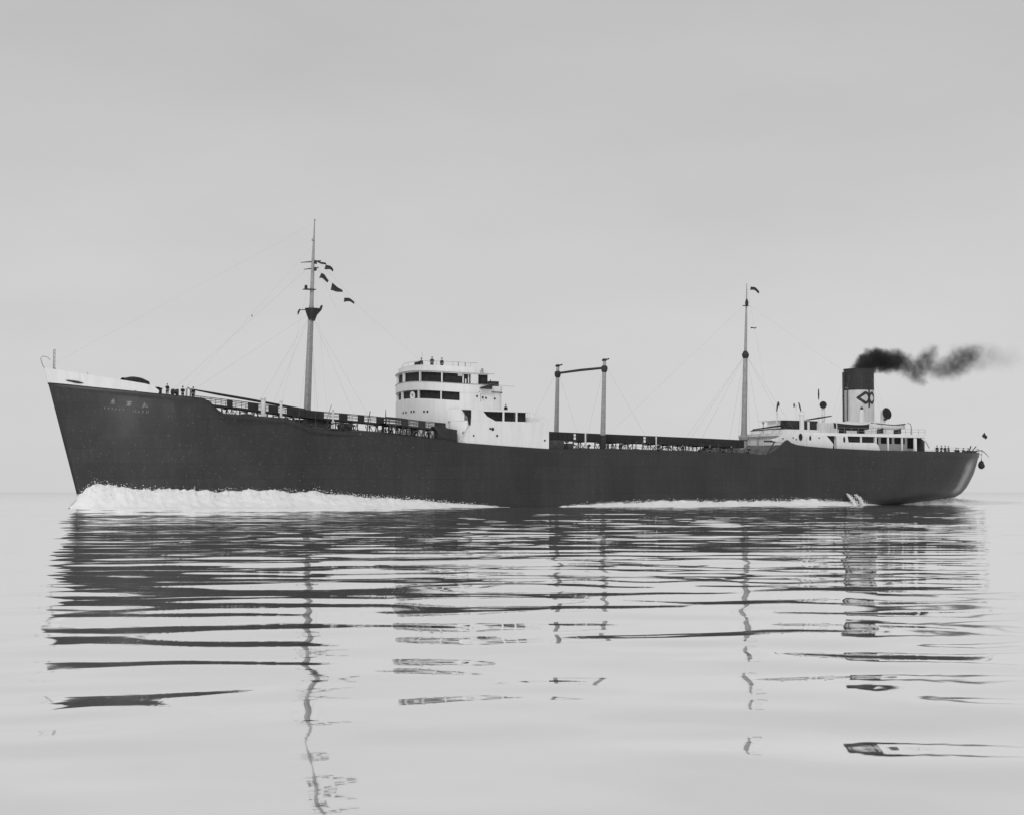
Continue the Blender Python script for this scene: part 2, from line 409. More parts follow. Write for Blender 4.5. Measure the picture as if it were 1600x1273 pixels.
# ship's name on the port bow: three large characters over two small words (illegible in the photo)
def lettering():
    mb = None
    def surf(x, z):
        zd = ztop(x); u = (x - lin(XF, z)) / (lin(XA, z) - lin(XF, z))
        xd = lin(XF, zd) + u * (lin(XA, zd) - lin(XF, zd))
        w = lin(BW, 2.9 + u * 148.1); k = min(1, max(0, (xd - 30) / 90)); p = 1.35 - .85 * k
        return -(w + (bdeck(xd) - w) * min(1, z / zsm(xd)) ** p) - .05
    def stroke(cx, cz, pts, s, w):
        q = [(cx + a * s, cz + b_ * s) for a, b_ in pts]
        mb.path([(x, surf(x, z), z) for x, z in q], w, 4)
    zl = lambda x: 13.35 - (x - 5.6) * .105
    for cx, glyph in ((5.7, [[(-.5, .3), (.5, .3)], [(0, .8), (0, -.7)], [(-.1, .2), (-.6, -.6)], [(.1, .2), (.6, -.6)], [(-.3, .75), (.3, .75)]]),
                      (7.5, [[(-.7, .5), (.7, .5)], [(-.7, -.1), (.7, -.1)], [(0, .8), (0, -.8)], [(-.5, .7), (-.2, .2)], [(.5, .7), (.2, .2)], [(0, -.1), (-.7, -.8)], [(0, -.1), (.7, -.8)]]),
                      (9.3, [[(-.6, .2), (.35, .2), (.35, -.5), (.75, -.6), (.8, -.2)], [(-.1, .8), (-.15, 0), (-.6, -.8)], [(-.4, -.15), (.0, -.4)]])):
        mb = MB()
        for g in glyph: stroke(cx, zl(cx), g, .42, .04)
        mb.build('name_letter', 'letter', hull)
    z2 = lambda x: 12.55 - (x - 5.6) * .1
    x = 4.9
    for i in range(6):
        mb = MB(); stroke(x, z2(x), [(-.5, -1), (-.5, 1)], .13, .02); stroke(x, z2(x), [(-.5, 0), (.5, .3)], .13, .02); mb.build('name_letter', 'letter', hull)
        x += .42
    for ch in ('M', 'A', 'R', 'U'):
        xx = 8.2 + 'MARU'.index(ch) * .5
        G = {'M': [[(-.8, -1), (-.7, 1), (0, -.7), (.7, 1), (.8, -1)]], 'A': [[(-.6, -1), (0, 1), (.6, -1)], [(-.3, -.2), (.3, -.2)]],
             'R': [[(-.5, -1), (-.5, 1), (.5, .6), (-.5, 0), (.6, -1)]], 'U': [[(-.5, 1), (-.5, -.8), (.5, -.8), (.5, 1)]]}[ch]
        mb = MB()
        for g in G: stroke(xx, z2(xx), g, .19, .026)
        mb.build('name_letter', 'letter', hull)
lettering()

# bow gear
def bow_gear():
    a = MB()
    a.path([(-1.55, 0, 17.2), (-2.1, 0, 18.0), (-2.35, 0, 18.8), (-2.1, 0, 19.1), (-1.5, -.1, 19.0), (-1.2, -.2, 18.6)], [.07, .06, .05, .05, .05, .04], 6)
    a.build('bow_rail', 'mast', T)
    j = MB()
    for dy, dx in ((-.35, 0), (.35, 0)):
        j.tube((-.75 + dx, dy - .3, 16.2), (-.7 + dx, dy - .3, 20.0), .06, .045, 6)
    for z in (17.1, 17.5, 18.0, 18.5, 19.0, 19.5, 19.9):
        j.tube((-.73, -.65, z), (-.73, .05, z), .045, n=6)
    j.lathe([(.0, 17.0), (.34, 17.05), (.36, 17.3), (.2, 17.6), (.12, 17.7)], (-.73, -.3, 0), 10)
    j.build('bow_light_frame', 'mast', T)
    w = MB()          # windlass under a dark tarpaulin, showing above the bulwark
    rows = []
    for i in range(19):
        t = i / 18; x = 7.35 + t * 3.3
        hh = min(1, t * 2.2) ** 1.2 * (1 - max(0, t - .72) / .28 * .55)
        top = ztop(x) + 1.75 + .42 * hh - .18 * t + .06 * noise.noise((x * 1.5, 0, 3))
        rows.append([(x, -3.6, ztop(x) - .2), (x, -3.5, top - .25), (x, -3.1, top - .05), (x, -2.6, top), (x, -2.1, top - .05), (x, -1.7, top - .25), (x, -1.6, ztop(x) - .2)])
    w.grid(rows); w.build('windlass_cover', 'tarp', T, angle=60)
    ws = MB(); ws.tube((2.9, -2.6, 14.9), (2.9, -2.6, 17.1), .05, .03, 6); ws.build('stanchion', 'mast', T)
    # windlass drum and mooring bitts by the break
    b = MB()
    for x, h in ((10.95, 1.15), (11.3, 1.1)):
        z = deckz(x); b.lathe([(.26, z), (.26, z + h - .12), (.36, z + h - .1), (.36, z + h), (.1, z + h + .04)], (x, -5.6, 0), 12)
    b.build('mooring_bitts', 'black', T)
    b = MB(); z = deckz(12.3)
    b.tube((12.6, -6.2, z + .75), (13.5, -6.2, z + .75), .3, n=14); b.box(12.7, 12.85, -6.6, -5.8, z, z + 1.1); b.box(13.3, 13.45, -6.6, -5.8, z, z + 1.1)
    b.build('winch', 'pipe', T)
    b = MB(); z = deckz(14.5)
    b.path([(14.4, -6.8, z), (14.4, -6.8, z + 1.3), (14.6, -6.8, z + 1.55), (14.9, -6.8, z + 1.3)], .11); b.build('vent_pipe', 'mast', T)
bow_gear()

# ------------------------------------------------------------------ masts and rigging
def make_foremast():
    m = MB()
    m.lathe([(.58, 9.4), (.5, 11), (.43, 20), (.36, 27.2), (.3, 27.6)], (0, 0, 0), 14, Matrix.Shear('XY', 4, (.034, 0)).to_3x3() if False else None)
    for i, p in enumerate(m.v): m.v[i] = (p[0] + 33.75 + (p[2] - 9.4) * .036, p[1], p[2])
    # ladder on the port side
    for s in (-.2, .2): m.tube((33.75 + s, -.62, 10), (34.35 + s, -.42, 26), .035, n=5)
    for k in range(38): 
        z = 10.5 + k * .41; m.tube((33.58 + (z - 9.4) * .036, -.6 + (z - 10) * .011, z), (33.98 + (z - 9.4) * .036, -.6 + (z - 10) * .011, z), .025, n=4)
    fm = m.build('mast', 'mast', T); fm['label'] = 'tall fore mast with crow nest and signal flags'
    X = lambda z: 33.75 + (z - 9.4) * .036
    t = MB(); t.path([(X(27), 0, 26.6), (X(30), 0, 30), (X(33), 0, 33.5), (X(36), 0, 36.5), (X(39), 0, 39.3)], [.3, .26, .22, .13, .06], 10)
    t.lathe([(.05, 39.2), (.13, 39.25), (.13, 39.4), (.05, 39.45)], (X(39.3), 0, 0), 8)
    t.lathe([(.2, 36.4), (.26, 36.5), (.2, 36.7)], (X(36.5) - .1, 0, 0), 8)
    t.build('topmast', 'mast', fm)
    c = MB()          # crow's nest: flared tub with a lamp arm
    c.lathe([(.42, 25.4), (.6, 25.9), (.78, 26.4), (1.0, 27.1), (.92, 27.1), (.7, 26.5)], (X(26) + .1, -.1, 0), 16)
    c.box(X(26) - 1.8, X(26) + .6, -.45, -.35, 26.75, 26.85); c.path([(X(26) - 1.8, -.4, 26.85), (X(26) - 2.0, -.4, 26.5), (X(26) - 2.1, -.4, 26.1)], [.1, .14, .06], 6)
    c.path([(X(26) + .7, -.4, 26.3), (X(26) + 1.2, -.4, 27.0), (X(26) + 1.45, -.4, 27.55)], [.1, .2, .14], 6)
    c.build('crow_nest', 'black', fm)
    p = MB(); p.box(X(29.9) - 1.2, X(29.9) + .4, -.5, .5, 29.65, 29.75); p.lathe([(.1, 29.75), (.22, 29.8), (.22, 30.15), (.08, 30.3)], (X(29.9) - .9, 0, 0), 8); p.build('lamp_platform', 'black', fm)
    for z, w in ((33.55, 1.5), (32.6, 1.1)):
        y = MB(); d = Vector((.85, -.53, 0))
        a = Vector((X(z), 0, z)) - d * w * 1.15 + Vector((0, 0, -.1)); b = Vector((X(z), 0, z)) + d * w * .75 + Vector((0, 0, .15))
        y.path([a, Vector((X(z), 0, z)), b], [.04, .1, .05], 6)
        y.lathe([(.05, z - .35), (.2, z - .3), (.2, z + .1), (.05, z + .2)], (X(z) + .25, -.3, 0), 8)
        y.build('yard', 'black', fm)
    r = MB()
    w_ = .007
    for sgn in (-1, 1):
        for k, x in enumerate((28.5, 31, 37.5, 40)):
            r.tube((X(26), sgn * .3, 26.2), (x, sgn * 9.6, ztop(x)), w_, n=4)
        r.tube((X(33.5), sgn * .1, 33.4), (33, sgn * 9.3, 10.2), w_ * .7, n=4)
    r.tube((X(33), 0, 33.3), (14, 0, 14.5), w_, n=4)
    r.tube((X(39), 0, 38.9), (-1.6, 0, 17.7), w_ * .8, n=4)
    r.tube((X(26), 0, 26.5), (15.5, 0, 14.0), w_ * 1.1, n=4)
    r.tube((X(33), 0, 33.0), (52, 0, 19.9), w_ * .8, n=4)
    # insulators on the aerial
    for a in ((27.5, 0, 33.9), (29.6, 0, 34.55)):
        pass
    r.build('rigging', 'wire', fm)
    a = MB(); a.tube((X(36.5), -.1, 36.0), (16.0, -1, 15.2), .006, n=4); a.lathe([(.03, 26.4), (.1, 26.55), (.03, 26.75)], (25.5, -.75, -1.0), 6)
    a.build('aerial_wire', 'wire', fm)
    h = MB()
    h.tube((X(33.5) + .6, -.5, 33.6), (39.4, -4.4, 27.6), .006, n=4)
    h.tube((X(33) + .4, -.4, 33.1), (X(30) + 2.5, -2.4, 27), .006, n=4)
    h.build('halyard', 'wire', fm)
    # dark mast house and winches at the foot
    hs = MB(); hs.box(31.4, 36.3, -2.6, 2.6, 9.2, 11.7); hs.box(31.2, 36.5, -2.8, 2.8, 11.7, 11.8)
    hs.build('mast_house', 'pipe', T)
    for x in (29.9, 37.4):
        w = MB(); w.tube((x, -5.4, 10.75), (x, -3.6, 10.75), .42, n=14); w.box(x - .5, x + .5, -5.7, -5.5, 9.4, 11.3); w.box(x - .5, x + .5, -3.5, -3.3, 9.4, 11.3); w.box(x - .9, x - .5, -5.2, -4, 9.4, 10.6); w.build('cargo_winch', 'pipe', T)
    # derrick boom stowed forward along the catwalk
    b = MB(); b.path([(16.2, -3.2, 15.35), (20, -3.1, 14.8), (24.5, -3, 14.2), (33.2, -.9, 13.2)], [.08, .16, .17, .13], 8)
    b.tube((16.2, -3.2, 15.35), (16.1, -3.2, 13.6), .07); b.build('derrick_boom', 'black', T)
make_foremast()

def make_aftmast():
    X = lambda z: 108.55 + (z - 9) * .032
    m = MB()
    pts = [(X(z), 0, z) for z in (8.6, 10.4, 12, 18, 23.6, 24, 28, 32, 35.2)]
    m.path(pts, [.62, .55, .46, .4, .34, .24, .2, .13, .05], 12)
    m.lathe([(.75, 10.3), (.8, 10.45), (.8, 10.8), (.5, 10.95)], (X(10.5), 0, 0), 14)
    for k in range(30):
        z = 11 + k * .41; m.tube((X(z) - .18, -.5 + (z - 10) * .008, z), (X(z) + .18, -.5 + (z - 10) * .008, z), .022, n=4)
    am = m.build('mast', 'mast', T); am['label'] = 'thinner after mast forward of the poop'
    c = MB(); c.lathe([(.3, 23.1), (.5, 23.45), (.58, 23.8), (.45, 24.1), (.26, 24.4)], (X(23.8), 0, 0), 12); c.build('crosstree', 'black', am)
    c = MB(); c.box(X(31.8) - .7, X(31.8) + .3, -.3, .1, 31.55, 31.66); c.lathe([(.1, 31.66), (.25, 31.75), (.28, 32.2), (.1, 32.7)], (X(31.8), -.1, 0), 8); c.build('mast_lamp', 'black', am)
    r = MB()
    for sgn in (-1, 1):
        for x in (103, 105.5, 112, 114): r.tube((X(23.8), sgn * .2, 23.7), (x, sgn * 8.8, 8.6), .009, n=4)
    r.tube((X(32), 0, 32), (128.5, 0, 22.3), .006, n=4); r.tube((X(23.8), 0, 23.8), (96, 0, 9), .009, n=4); r.tube((X(32), 0, 32), (82, 0, 10), .006, n=4)
    r.tube((X(34.8), 0, 34.8), (X(20) + 3, -1, 20), .006, n=4)
    r.build('rigging', 'wire', am)
    for p0, p1, rr in (((109.4, -1.2, 11.9), (118, -3.0, 13.1), .13), ((110.6, .8, 11.8), (117.6, 2.2, 12.3), .1), ((110.5, -3.2, 11.9), (116.6, -3.4, 12.25), .1), ((118.4, -3, 13.5), (124.4, -2.6, 14.35), .12)):
        b = MB(); b.path([p0, ((p0[0] + p1[0]) / 2, (p0[1] + p1[1]) / 2, (p0[2] + p1[2]) / 2), p1], [rr * .7, rr * 1.15, rr * .7], 8); b.build('derrick_boom', 'black', T)
    v = MB(); v.tube((111.3, -1.5, 11.2), (111.3, -1.5, 12.9), .07); v.lathe([(.05, 12.8), (.2, 12.9), (.2, 13.1), (.05, 13.2)], (111.3, -1.5, 0), 8); v.build('vent_pipe', 'mast', T)
    v = MB(); v.tube((110.2, -1.5, 9.2), (110.2, -1.5, 10.8), .13); v.lathe([(.1, 10.5), (.3, 10.6), (.3, 10.85), (.1, 11)], (110.2, -1.5, 0), 8); v.build('vent_pipe', 'mast', T)
make_aftmast()

def make_goalpost():
    m = MB(); m.path([(78, 6.9, 20.15), (78, 0, 20.22), (78, -6.9, 20.15)], [.17, .2, .17], 10)
    g = m.build('goalpost_crossbar', 'black', T); g['label'] = 'crossbar of the twin post derrick frame'
    for sgn in (1, -1):
        p = MB(); p.path([(77.6, sgn * 6.5, 7.3), (77.75, sgn * 6.5, 12), (77.95, sgn * 6.5, 19), (78.02, sgn * 6.5, 21.3)], [.42, .36, .29, .22], 12)
        for k in range(24):
            z = 8.5 + k * .45; p.tube((77.5 + .02 * k / 24, sgn * 6.5 - .42 + k * .003, z), (77.9 + .02 * k / 24, sgn * 6.5 - .42 + k * .003, z), .022, n=4)
        p.build('kingpost', 'mast', g)
        c = MB(); c.path([(77.6, sgn * 6.5, 7.2), (77.71, sgn * 6.5, 10.35)], [.5, .44], 12); c.build('post_foot', 'black', g)
        c = MB(); c.lathe([(.24, 19.4), (.42, 19.7), (.5, 20.1), (.42, 20.4), (.24, 20.5)], (77.98, sgn * 6.5, 0), 10)
        c.lathe([(.2, 21.1), (.3, 21.2), (.34, 21.42), (.2, 21.5)], (78.02, sgn * 6.5, 0), 10); c.tube((77.6, sgn * 6.5, 21.2), (78.8, sgn * 6.5, 21.5), .1)
        c.build('post_cap', 'black', g)
        s = MB(); s.tube((78.02, sgn * 6.5, 20.8), (84.5, sgn * 9.6, 8.2), .008, n=4); s.tube((78.02, sgn * 6.5, 20.8), (72.5, sgn * 9.6, 8.2), .008, n=4); s.build('rigging', 'wire', g)
make_goalpost()

# ------------------------------------------------------------------ catwalks
def trestle(name, x, y0, y1, zt, zb, w, parent, mat='pipe', xr=True):
    m = MB()
    for yy in (y0, y1):
        for s in (-w, w): m.tube((x + s, yy, zb), (x + s, yy, zt), .07, n=6)
        m.tube((x - w, yy, zt - .1), (x + w, yy, zt - .1), .06, n=5)
        if xr:
            m.tube((x - w, yy, zb + .1), (x + w, yy, zt - .1), .05, n=5); m.tube((x + w, yy, zb + .1), (x - w, yy, zt - .1), .05, n=5)
    m.tube((x, y0, zt - .12), (x, y1, zt - .12), .07, n=6)
    return m.build(name, mat, parent)

def make_catwalk(DZ, x0, x1, trs, panels, rail_h, lab, solid=False):
    dz = lambda x: lin(DZ, x)
    m = MB(); n = 24
    xs = [x0 + (x1 - x0) * i / n for i in range(n + 1)]
    for a, b in zip(xs, xs[1:]):
        for ya, yb, t in ((-3.1, -.9, 0),):
            m.add([(a, ya, dz(a) - .22), (b, ya, dz(b) - .22), (b, yb, dz(b) - .22), (a, yb, dz(a) - .22), (a, ya, dz(a)), (b, ya, dz(b)), (b, yb, dz(b)), (a, yb, dz(a))],
                  [(3, 2, 1, 0), (4, 5, 6, 7), (0, 1, 5, 4), (2, 3, 7, 6)])
    cw = m.build('catwalk', 'pipe', T); cw['label'] = lab
    for yy in (-3.05, -.95):
        r = MB()
        for h, rr in ((rail_h, .05), (rail_h * .5, .035)):
            r.path([(x, yy, dz(x) + h) for x in xs], rr, 6)
        k = int((x1 - x0) / 1.4)
        for i in range(k + 1):
            x = x0 + (x1 - x0) * i / k; r.tube((x, yy, dz(x)), (x, yy, dz(x) + rail_h), .035, n=5)
        r.build('railing', 'pipe', cw)
        if yy < -2:
            for a, b in panels:
                q = MB(); nn = max(1, int((b - a) / 2))
                for i in range(nn):
                    xa = a + (b - a) * i / nn; xb = a + (b - a) * (i + 1) / nn - .02
                    q.add([(xa, yy - .1, dz(xa) - .2), (xb, yy - .1, dz(xb) - .2), (xb, yy - .1, dz(xb) + rail_h + .02), (xa, yy - .1, dz(xa) + rail_h + .02),
                           (xa, yy - .04, dz(xa) - .2), (xb, yy - .04, dz(xb) - .2), (xb, yy - .04, dz(xb) + rail_h + .02), (xa, yy - .04, dz(xa) + rail_h + .02)],
                          [(0, 1, 2, 3), (7, 6, 5, 4), (0, 4, 5, 1), (3, 2, 6, 7), (1, 5, 6, 2), (0, 3, 7, 4)])
                q.build('weather_cloth', 'tarp', cw)
    for x, w, xr in trs: trestle('trestle', x, -3.0, -1.0, dz(x) - .2, deckz(x), w, cw, xr=xr)
    return cw
FZ = [(16, 13.75), (20.8, 13.35), (25.7, 12.88), (29.3, 12.54), (33, 12.15), (36.8, 11.93), (40.6, 11.72), (46.5, 11.34), (52.5, 10.91)]
make_catwalk(FZ, 16.2, 50.0, [(18.6, .3, True), (21.6, .35, True), (24.3, .55, True), (26.6, .3, True), (29, .5, True), (31, .5, True), (35.9, .4, True), (38.2, .55, True), (39.6, .4, True), (43.4, .6, True), (46.6, .5, True), (45, .3, True), (48, .45, False)],
             [(21.2, 22), (24.1, 25.6), (27, 28.4), (29.6, 35), (37.2, 38.5), (40.0, 41.0), (42.8, 44), (46.6, 47.6)], .82, 'forward catwalk from forecastle to bridge')
sg = make_catwalk([(41, 11.35), (43.6, 11.2), (46, 10.95), (48.4, 10.78), (51, 10.6)], 41.6, 50.6, [(42.6, .45, True), (44.6, .5, True), (46.9, .5, True), (48.6, .4, True)],
             [(43.9, 44.9), (46.4, 47.5), (48.9, 50.6)], .8, 'dark side gangway in front of the bridge')
sg.location.y = -5.6
AZ = [(66.7, 10.0), (71, 9.85), (87.3, 9.55), (98, 9.35), (109.3, 9.1)]
make_catwalk(AZ, 66.8, 106.2, [(72.5, .4, True), (76.5, .5, True), (80.3, .45, True), (82, .3, True), (84.8, .5, True), (89, .5, True), (91.8, .4, True), (94.5, .5, True), (97.5, .4, True), (100.5, .5, True), (103.5, .4, True)],
             [(66.9, 74.8), (75.2, 87.2), (87.6, 97), (97, 106.2)], .95, 'after catwalk with solid dark weather cloths')

# white ventilator posts beside the catwalks
for x, y, r, zt in ((25.1, -6, .3, 14.15), (27.6, -6, .17, 13.85), (35.5, -5, .13, 12.95), (75.0, -6, .12, 10.5), (87.5, -6, .1, 10.0)):
    m = MB(); m.tube((x, y, deckz(x)), (x, y, zt), r, n=10); m.lathe([(r, zt - .02), (r * 1.35, zt + .02), (r * 1.3, zt + .2), (r * .4, zt + .3)], (x, y, 0), 10)
    m.build('ventilator_post', 'white', T)

# pipelines, valves, hatches and handrails on the tank deck
def tank_deck():
    for y, x0, x1, h, r in ((-5.2, 31, 51, .95, .16), (-4.5, 31, 51, .95, .16), (-7.2, 37, 51, .75, .11), (-5.2, 67, 104, .75, .2), (-4.4, 67, 104, .75, .2), (-7.4, 69, 104, .7, .14), (4.5, 31, 51, .9, .16), (5.2, 67, 104, .8, .18)):
        m = MB(); n = 14; m.path([(x0 + (x1 - x0) * i / n, y, deckz(x0 + (x1 - x0) * i / n) + h) for i in range(n + 1)], r, 8); m.build('cargo_pipeline', 'pipe', T)
    rnd = random.Random(3)
    xs = [20.5, 23.2, 26, 28.4] + [30 + i * 1.9 for i in range(11)] + [67.8 + i * 1.55 for i in range(24)]
    for i, x in enumerate(xs):
        y = -8.6 + rnd.random() * 2.6; z = deckz(x); h = .95 + rnd.random() * (.9 if x > 60 else .7)
        if x < 29: h *= .7
        m = MB(); m.tube((x, y, z), (x, y, z + h), .07, n=6); m.lathe([(.18, z), (.22, z + .1), (.22, z + .35), (.1, z + .45)], (x, y, 0), 8)
        if i % 3 == 0:        # hand wheel
            ring = [(x + .28 * math.cos(a), y + .1 * math.sin(a), z + h + .28 * math.sin(a)) for a in [2 * PI * k / 12 for k in range(13)]]
            m.path(ring, .035, 5); m.tube((x - .28, y, z + h), (x + .28, y, z + h), .03, n=4); m.build('valve_stand', 'pipe', T)
        elif i % 3 == 1:      # gooseneck vent
            m.path([(x, y, z + h - .05), (x + .05, y, z + h + .15), (x + .25, y, z + h + .22), (x + .4, y, z + h + .02)], .09, 6); m.build('gooseneck_vent', 'pipe', T)
        else:
            m.lathe([(.1, z + h - .2), (.3, z + h - .12), (.3, z + h), (.08, z + h + .1)], (x, y, 0), 10); m.build('mushroom_vent', 'pipe', T)
    for x in (22.6, 39.5, 42.5, 47.5, 70.5, 74.2, 79.5, 83.5, 88, 92.5, 97, 101.5):
        z = deckz(x); m = MB(); m.lathe([(.85, z), (.85, z + .7), (.95, z + .72), (.95, z + .85), (.3, z + 1.0)], (x, -6.3, 0), 16)
        m.tube((x - .9, -6.3, z + .8), (x - .9, -6.3, z + 1.2), .06); m.build('tank_hatch', 'pipe', T)
    # side railings where the photo shows broken dark work above the sheer strake
    for a, b in ((67, 104.5),):
        m = MB(); k = 32
        for i in range(k + 1):
            x = a + (b - a) * i / k; m.tube((x, -9.85, ztop(x) - .1), (x, -9.85, ztop(x) + .55), .03, n=4)
        m.path([(a + (b - a) * i / k, -9.85, ztop(a + (b - a) * i / k) + .55) for i in range(k + 1)], .03, 4)
        m.build('side_railing', 'pipe', T)
    m = MB(); a = 38.0        # arched hose handling rail
    m.path([(34.0 + 1.9 * (1 - math.cos(t)) , -6, 10.3 + 1.0 * math.sin(t)) for t in [PI * k / 12 for k in range(13)]], .09, 6); m.build('arched_rail', 'pipe', T)
    for x0, w, h in ((69.8, 2.6, 1.0), (86.0, 3, .9)):
        m = MB(); m.path([(x0 + w / 2 * (1 - math.cos(t)), -8.6, deckz(x0) + .3 + h * math.sin(t)) for t in [PI * k / 12 for k in range(13)]], .08, 6); m.build('arched_rail', 'pipe', T)
    m = MB(); m.box(67.0, 69.3, -9.3, -3, 7.4, 9.4); m.box(70.2, 71, -9, -7.5, 7.4, 9.0); m.build('deck_locker', 'pipe', T)
    m = MB(); m.slab([(48.9, 8.4), (50.6, 8.4), (51.9, 8.4), (51.9, 10.55), (50.4, 10.75), (49.7, 11.2), (49.2, 11.1), (48.3, 10.9), (48.9, 10.2)], -9.6, -8.6); m.build('deck_locker', 'tarp', T)
    m = MB(); m.tube((40.0, -5.6, 9.3), (40.7, -5.6, 13.0), .06); m.build('stanchion', 'pipe', T)
    m = MB(); m.tube((35.9, -2, 12), (36.6, -2, 13.9), .05); m.build('stanchion', 'mast', T)
    m = MB(); m.tube((43.8, -4, 11), (43.8, -4, 13.4), .12, .03); m.build('stanchion', 'black', T)
tank_deck()

# ------------------------------------------------------------------ bridge
XC, RB = 56.0, 8.0
def plan(R, a, A0=7.0, n=2.4):      # bluff rounded bridge front; a = angle in radians from the bow towards port
    c, q = math.cos(a), math.sin(a); A = A0 - (RB - R)
    return XC - A * abs(c) ** (2 / n), -(R * 1.13) * math.copysign(abs(q) ** (2 / n), q)
def stadium(R, xe, n=48):
    return [(xe, R * 1.13)] + [plan(R, -PI / 2 + PI * k / n) for k in range(n + 1)] + [(xe, -R * 1.13)]
def arc_piece(mb, R0, R1, a0, a1, z0, z1, n=8):       # angles from -x towards -y (port)
    vs = []
    for k in range(n + 1):
        a = math.radians(a0 + (a1 - a0) * k / n)
        for R, z in ((R0, z0), (R1, z0), (R1, z1), (R0, z1)):
            vs.append(plan(R, a) + (z,))
    fs = [(0, 1, 2, 3), tuple(n * 4 + i for i in (3, 2, 1, 0))]
    for k in range(n):
        for i in range(4):
            fs.append((k * 4 + i, k * 4 + (i + 1) % 4, (k + 1) * 4 + (i + 1) % 4, (k + 1) * 4 + i))
    mb.add(vs, fs)
def porthole(parent, p, nrm, r=.2):
    nrm = Vector(nrm).normalized(); mt = nrm.to_track_quat('Z', 'Y').to_matrix()
    m = MB(); m.lathe([(r, -.02), (r, .035), (r * .7, .035), (r * .7, .01)], p, 12, mt)
    return m.build('porthole', 'glass', parent)

def make_bridge():
    b = MB()
    b.prism(stadium(RB, 58), 7.4, 15.0)
    b.prism(stadium(RB - .65, 57.4), 14.9, 19.3)
    b.prism(stadium(RB + .03, 57.6), 16.17, 17.35)
    b.prism(stadium(RB, 57.2), 18.72, 18.85)
    b.prism(stadium(RB - .35, 55.2), 18.84, 19.68)
    bh = b.build('bridge_house', 'white', T); bh['label'] = 'white round fronted bridge house with two dark window bands'
    # parapet caps
    rl = MB()
    for R, z, xe in ((RB + .05, 17.36, 57.6), (RB + .04, 18.86, 58.0)):
        rl.path([(x, y, z) for x, y in stadium(R, xe)], .04, 5, True)
    rl.build('parapet_rail', 'mast', bh)
    cols_u = (-80, -45, -25, -5.5, 18, 47)
    def colp(*a): q = MB(); arc_piece(q, *a); q.build('column', 'white', bh)
    for a in cols_u[1:]: colp( RB - .3, RB - .02, a - .75, a + .75, 17.34, 18.73, 2)
    colp(RB - .3, RB - .02, 80.5, 87.5, 17.34, 18.73, 4)
    for a in (-48, -28, -8.5, 16, 46): colp(RB - .3, RB - .02, a - .7, a + .7, 14.99, 16.18, 2)
    colp(RB - .3, RB - .02, 68, 89.5, 14.99, 16.18, 6)
    colp(RB - .3, RB - .02, -89.5, -81, 14.99, 16.18, 4); colp(RB - .3, RB - .02, -89.5, -82, 17.34, 18.73, 4)
    ed = [-82, -45, -25, -5.5, 18, 47, 80.5]
    for a, c in zip(ed, ed[1:]):
        w = MB(); arc_piece(w, RB - .6, RB - .42, a + .2, c - .2, 17.3, 18.74, 8); w.build('window', 'glass', bh)
    ed = [-81, -48, -28, -8.5, 16, 46, 68]
    for a, c in zip(ed, ed[1:]):
        w = MB(); arc_piece(w, RB - .6, RB - .42, a + .2, c - .2, 14.98, 16.2, 8); w.build('window', 'glass', bh)
    w = MB(); w.box(56.0, 57.15, -8.75, -8.0, 17.34, 18.73); w.build('window', 'glass', bh)
    lb = MB(); mt = Vector((-1, -.35, 0)).to_track_quat('Z', 'Y').to_matrix()
    lb.lathe([(.5, -.08), (.62, 0), (.5, .08), (.28, .08), (.2, 0), (.28, -.08)], plan(7.8, math.radians(6)) + (15.4,), 18, mt, sc=(.8, 1))
    lb.build('lifebuoy', 'white', bh)
    # blinds and gear in the upper band, aft
    bl = MB(); arc_piece(bl, RB - .41, RB - .33, 66, 71, 18.35, 18.72, 3); arc_piece(bl, RB - .41, RB - .33, 71.5, 73, 17.4, 18.6, 2); arc_piece(bl, RB - .41, RB - .33, 78, 79.2, 17.4, 18.6, 2); arc_piece(bl, RB - .41, RB - .33, 74.5, 76, 17.4, 18.0, 2); bl.build('window_blind', 'canvas', bh)
    # portholes on the rounded front
    for px_a, z in ((-4.5, 13.2), (-.5, 13.2), (6, 13.25), (10, 13.25), (24.5, 13.2), (29, 13.2), (56.5, 13.1)):
        a = math.radians(px_a); p0, p1 = Vector(plan(RB, a - .02)), Vector(plan(RB, a + .02)); t_ = (p1 - p0).normalized()
        porthole(bh, plan(RB, a) + (z,), (t_.y, -t_.x, 0), .17)
    # tier behind the bridge
    u = MB(); u.prism([(56, 8.9), (56, -8.9), (58.7, -8.9), (59.5, -8.5), (60.0, -7.6), (60.0, 7.6), (59.5, 8.5), (58.7, 8.9)], 13.2, 15.86)
    u.prism([(55.8, 8.96), (55.8, -8.96), (58.8, -8.96), (59.6, -8.56), (60.1, -7.66), (60.1, 7.66), (59.6, 8.56), (58.8, 8.96)], 15.93, 16.72)
    ud = u.build('captain_deck_house', 'white', T)
    e = MB(); e.prism([(55.6, -9.07), (58.8, -9.07), (59.6, -8.6), (60.13, -7.7), (60.13, 6), (55.6, 6)], 15.85, 15.94); e.build('deck_edge', 'pipe', ud)
    for x, z in ((55.3, 15.25), (56.8, 15.05), (56.2, 15.12), (58.2, 15.0)): porthole(ud, (x, -8.92 if x > 56.5 else -9.06, z), (0, -1, 0), .14 if x != 56.6 else .08)
    k = MB(); k.slab([(55.7, 16.3), (57.4, 16.25), (57.5, 17.0), (56.8, 16.8), (55.8, 16.5)], -9.6, -9.1); k.build('side_lamp_box', 'black', ud)
    k = MB(); k.box(58.2, 59.6, -7.6, -6.6, 16.72, 17.5); k.tube((58.7, -6.9, 17.4), (58.6, -6.9, 17.75), .06); k.build('deck_locker', 'tarp', ud)
    r = MB(); r.path([(57.2, -7.9, 17.15), (58.3, -7.9, 17.1), (60.2, -7.4, 16.95), (62.5, -7, 16.9)], .025, 4); r.build('hand_line', 'wire', ud)
    # lower full-width midship house
    h = MB()
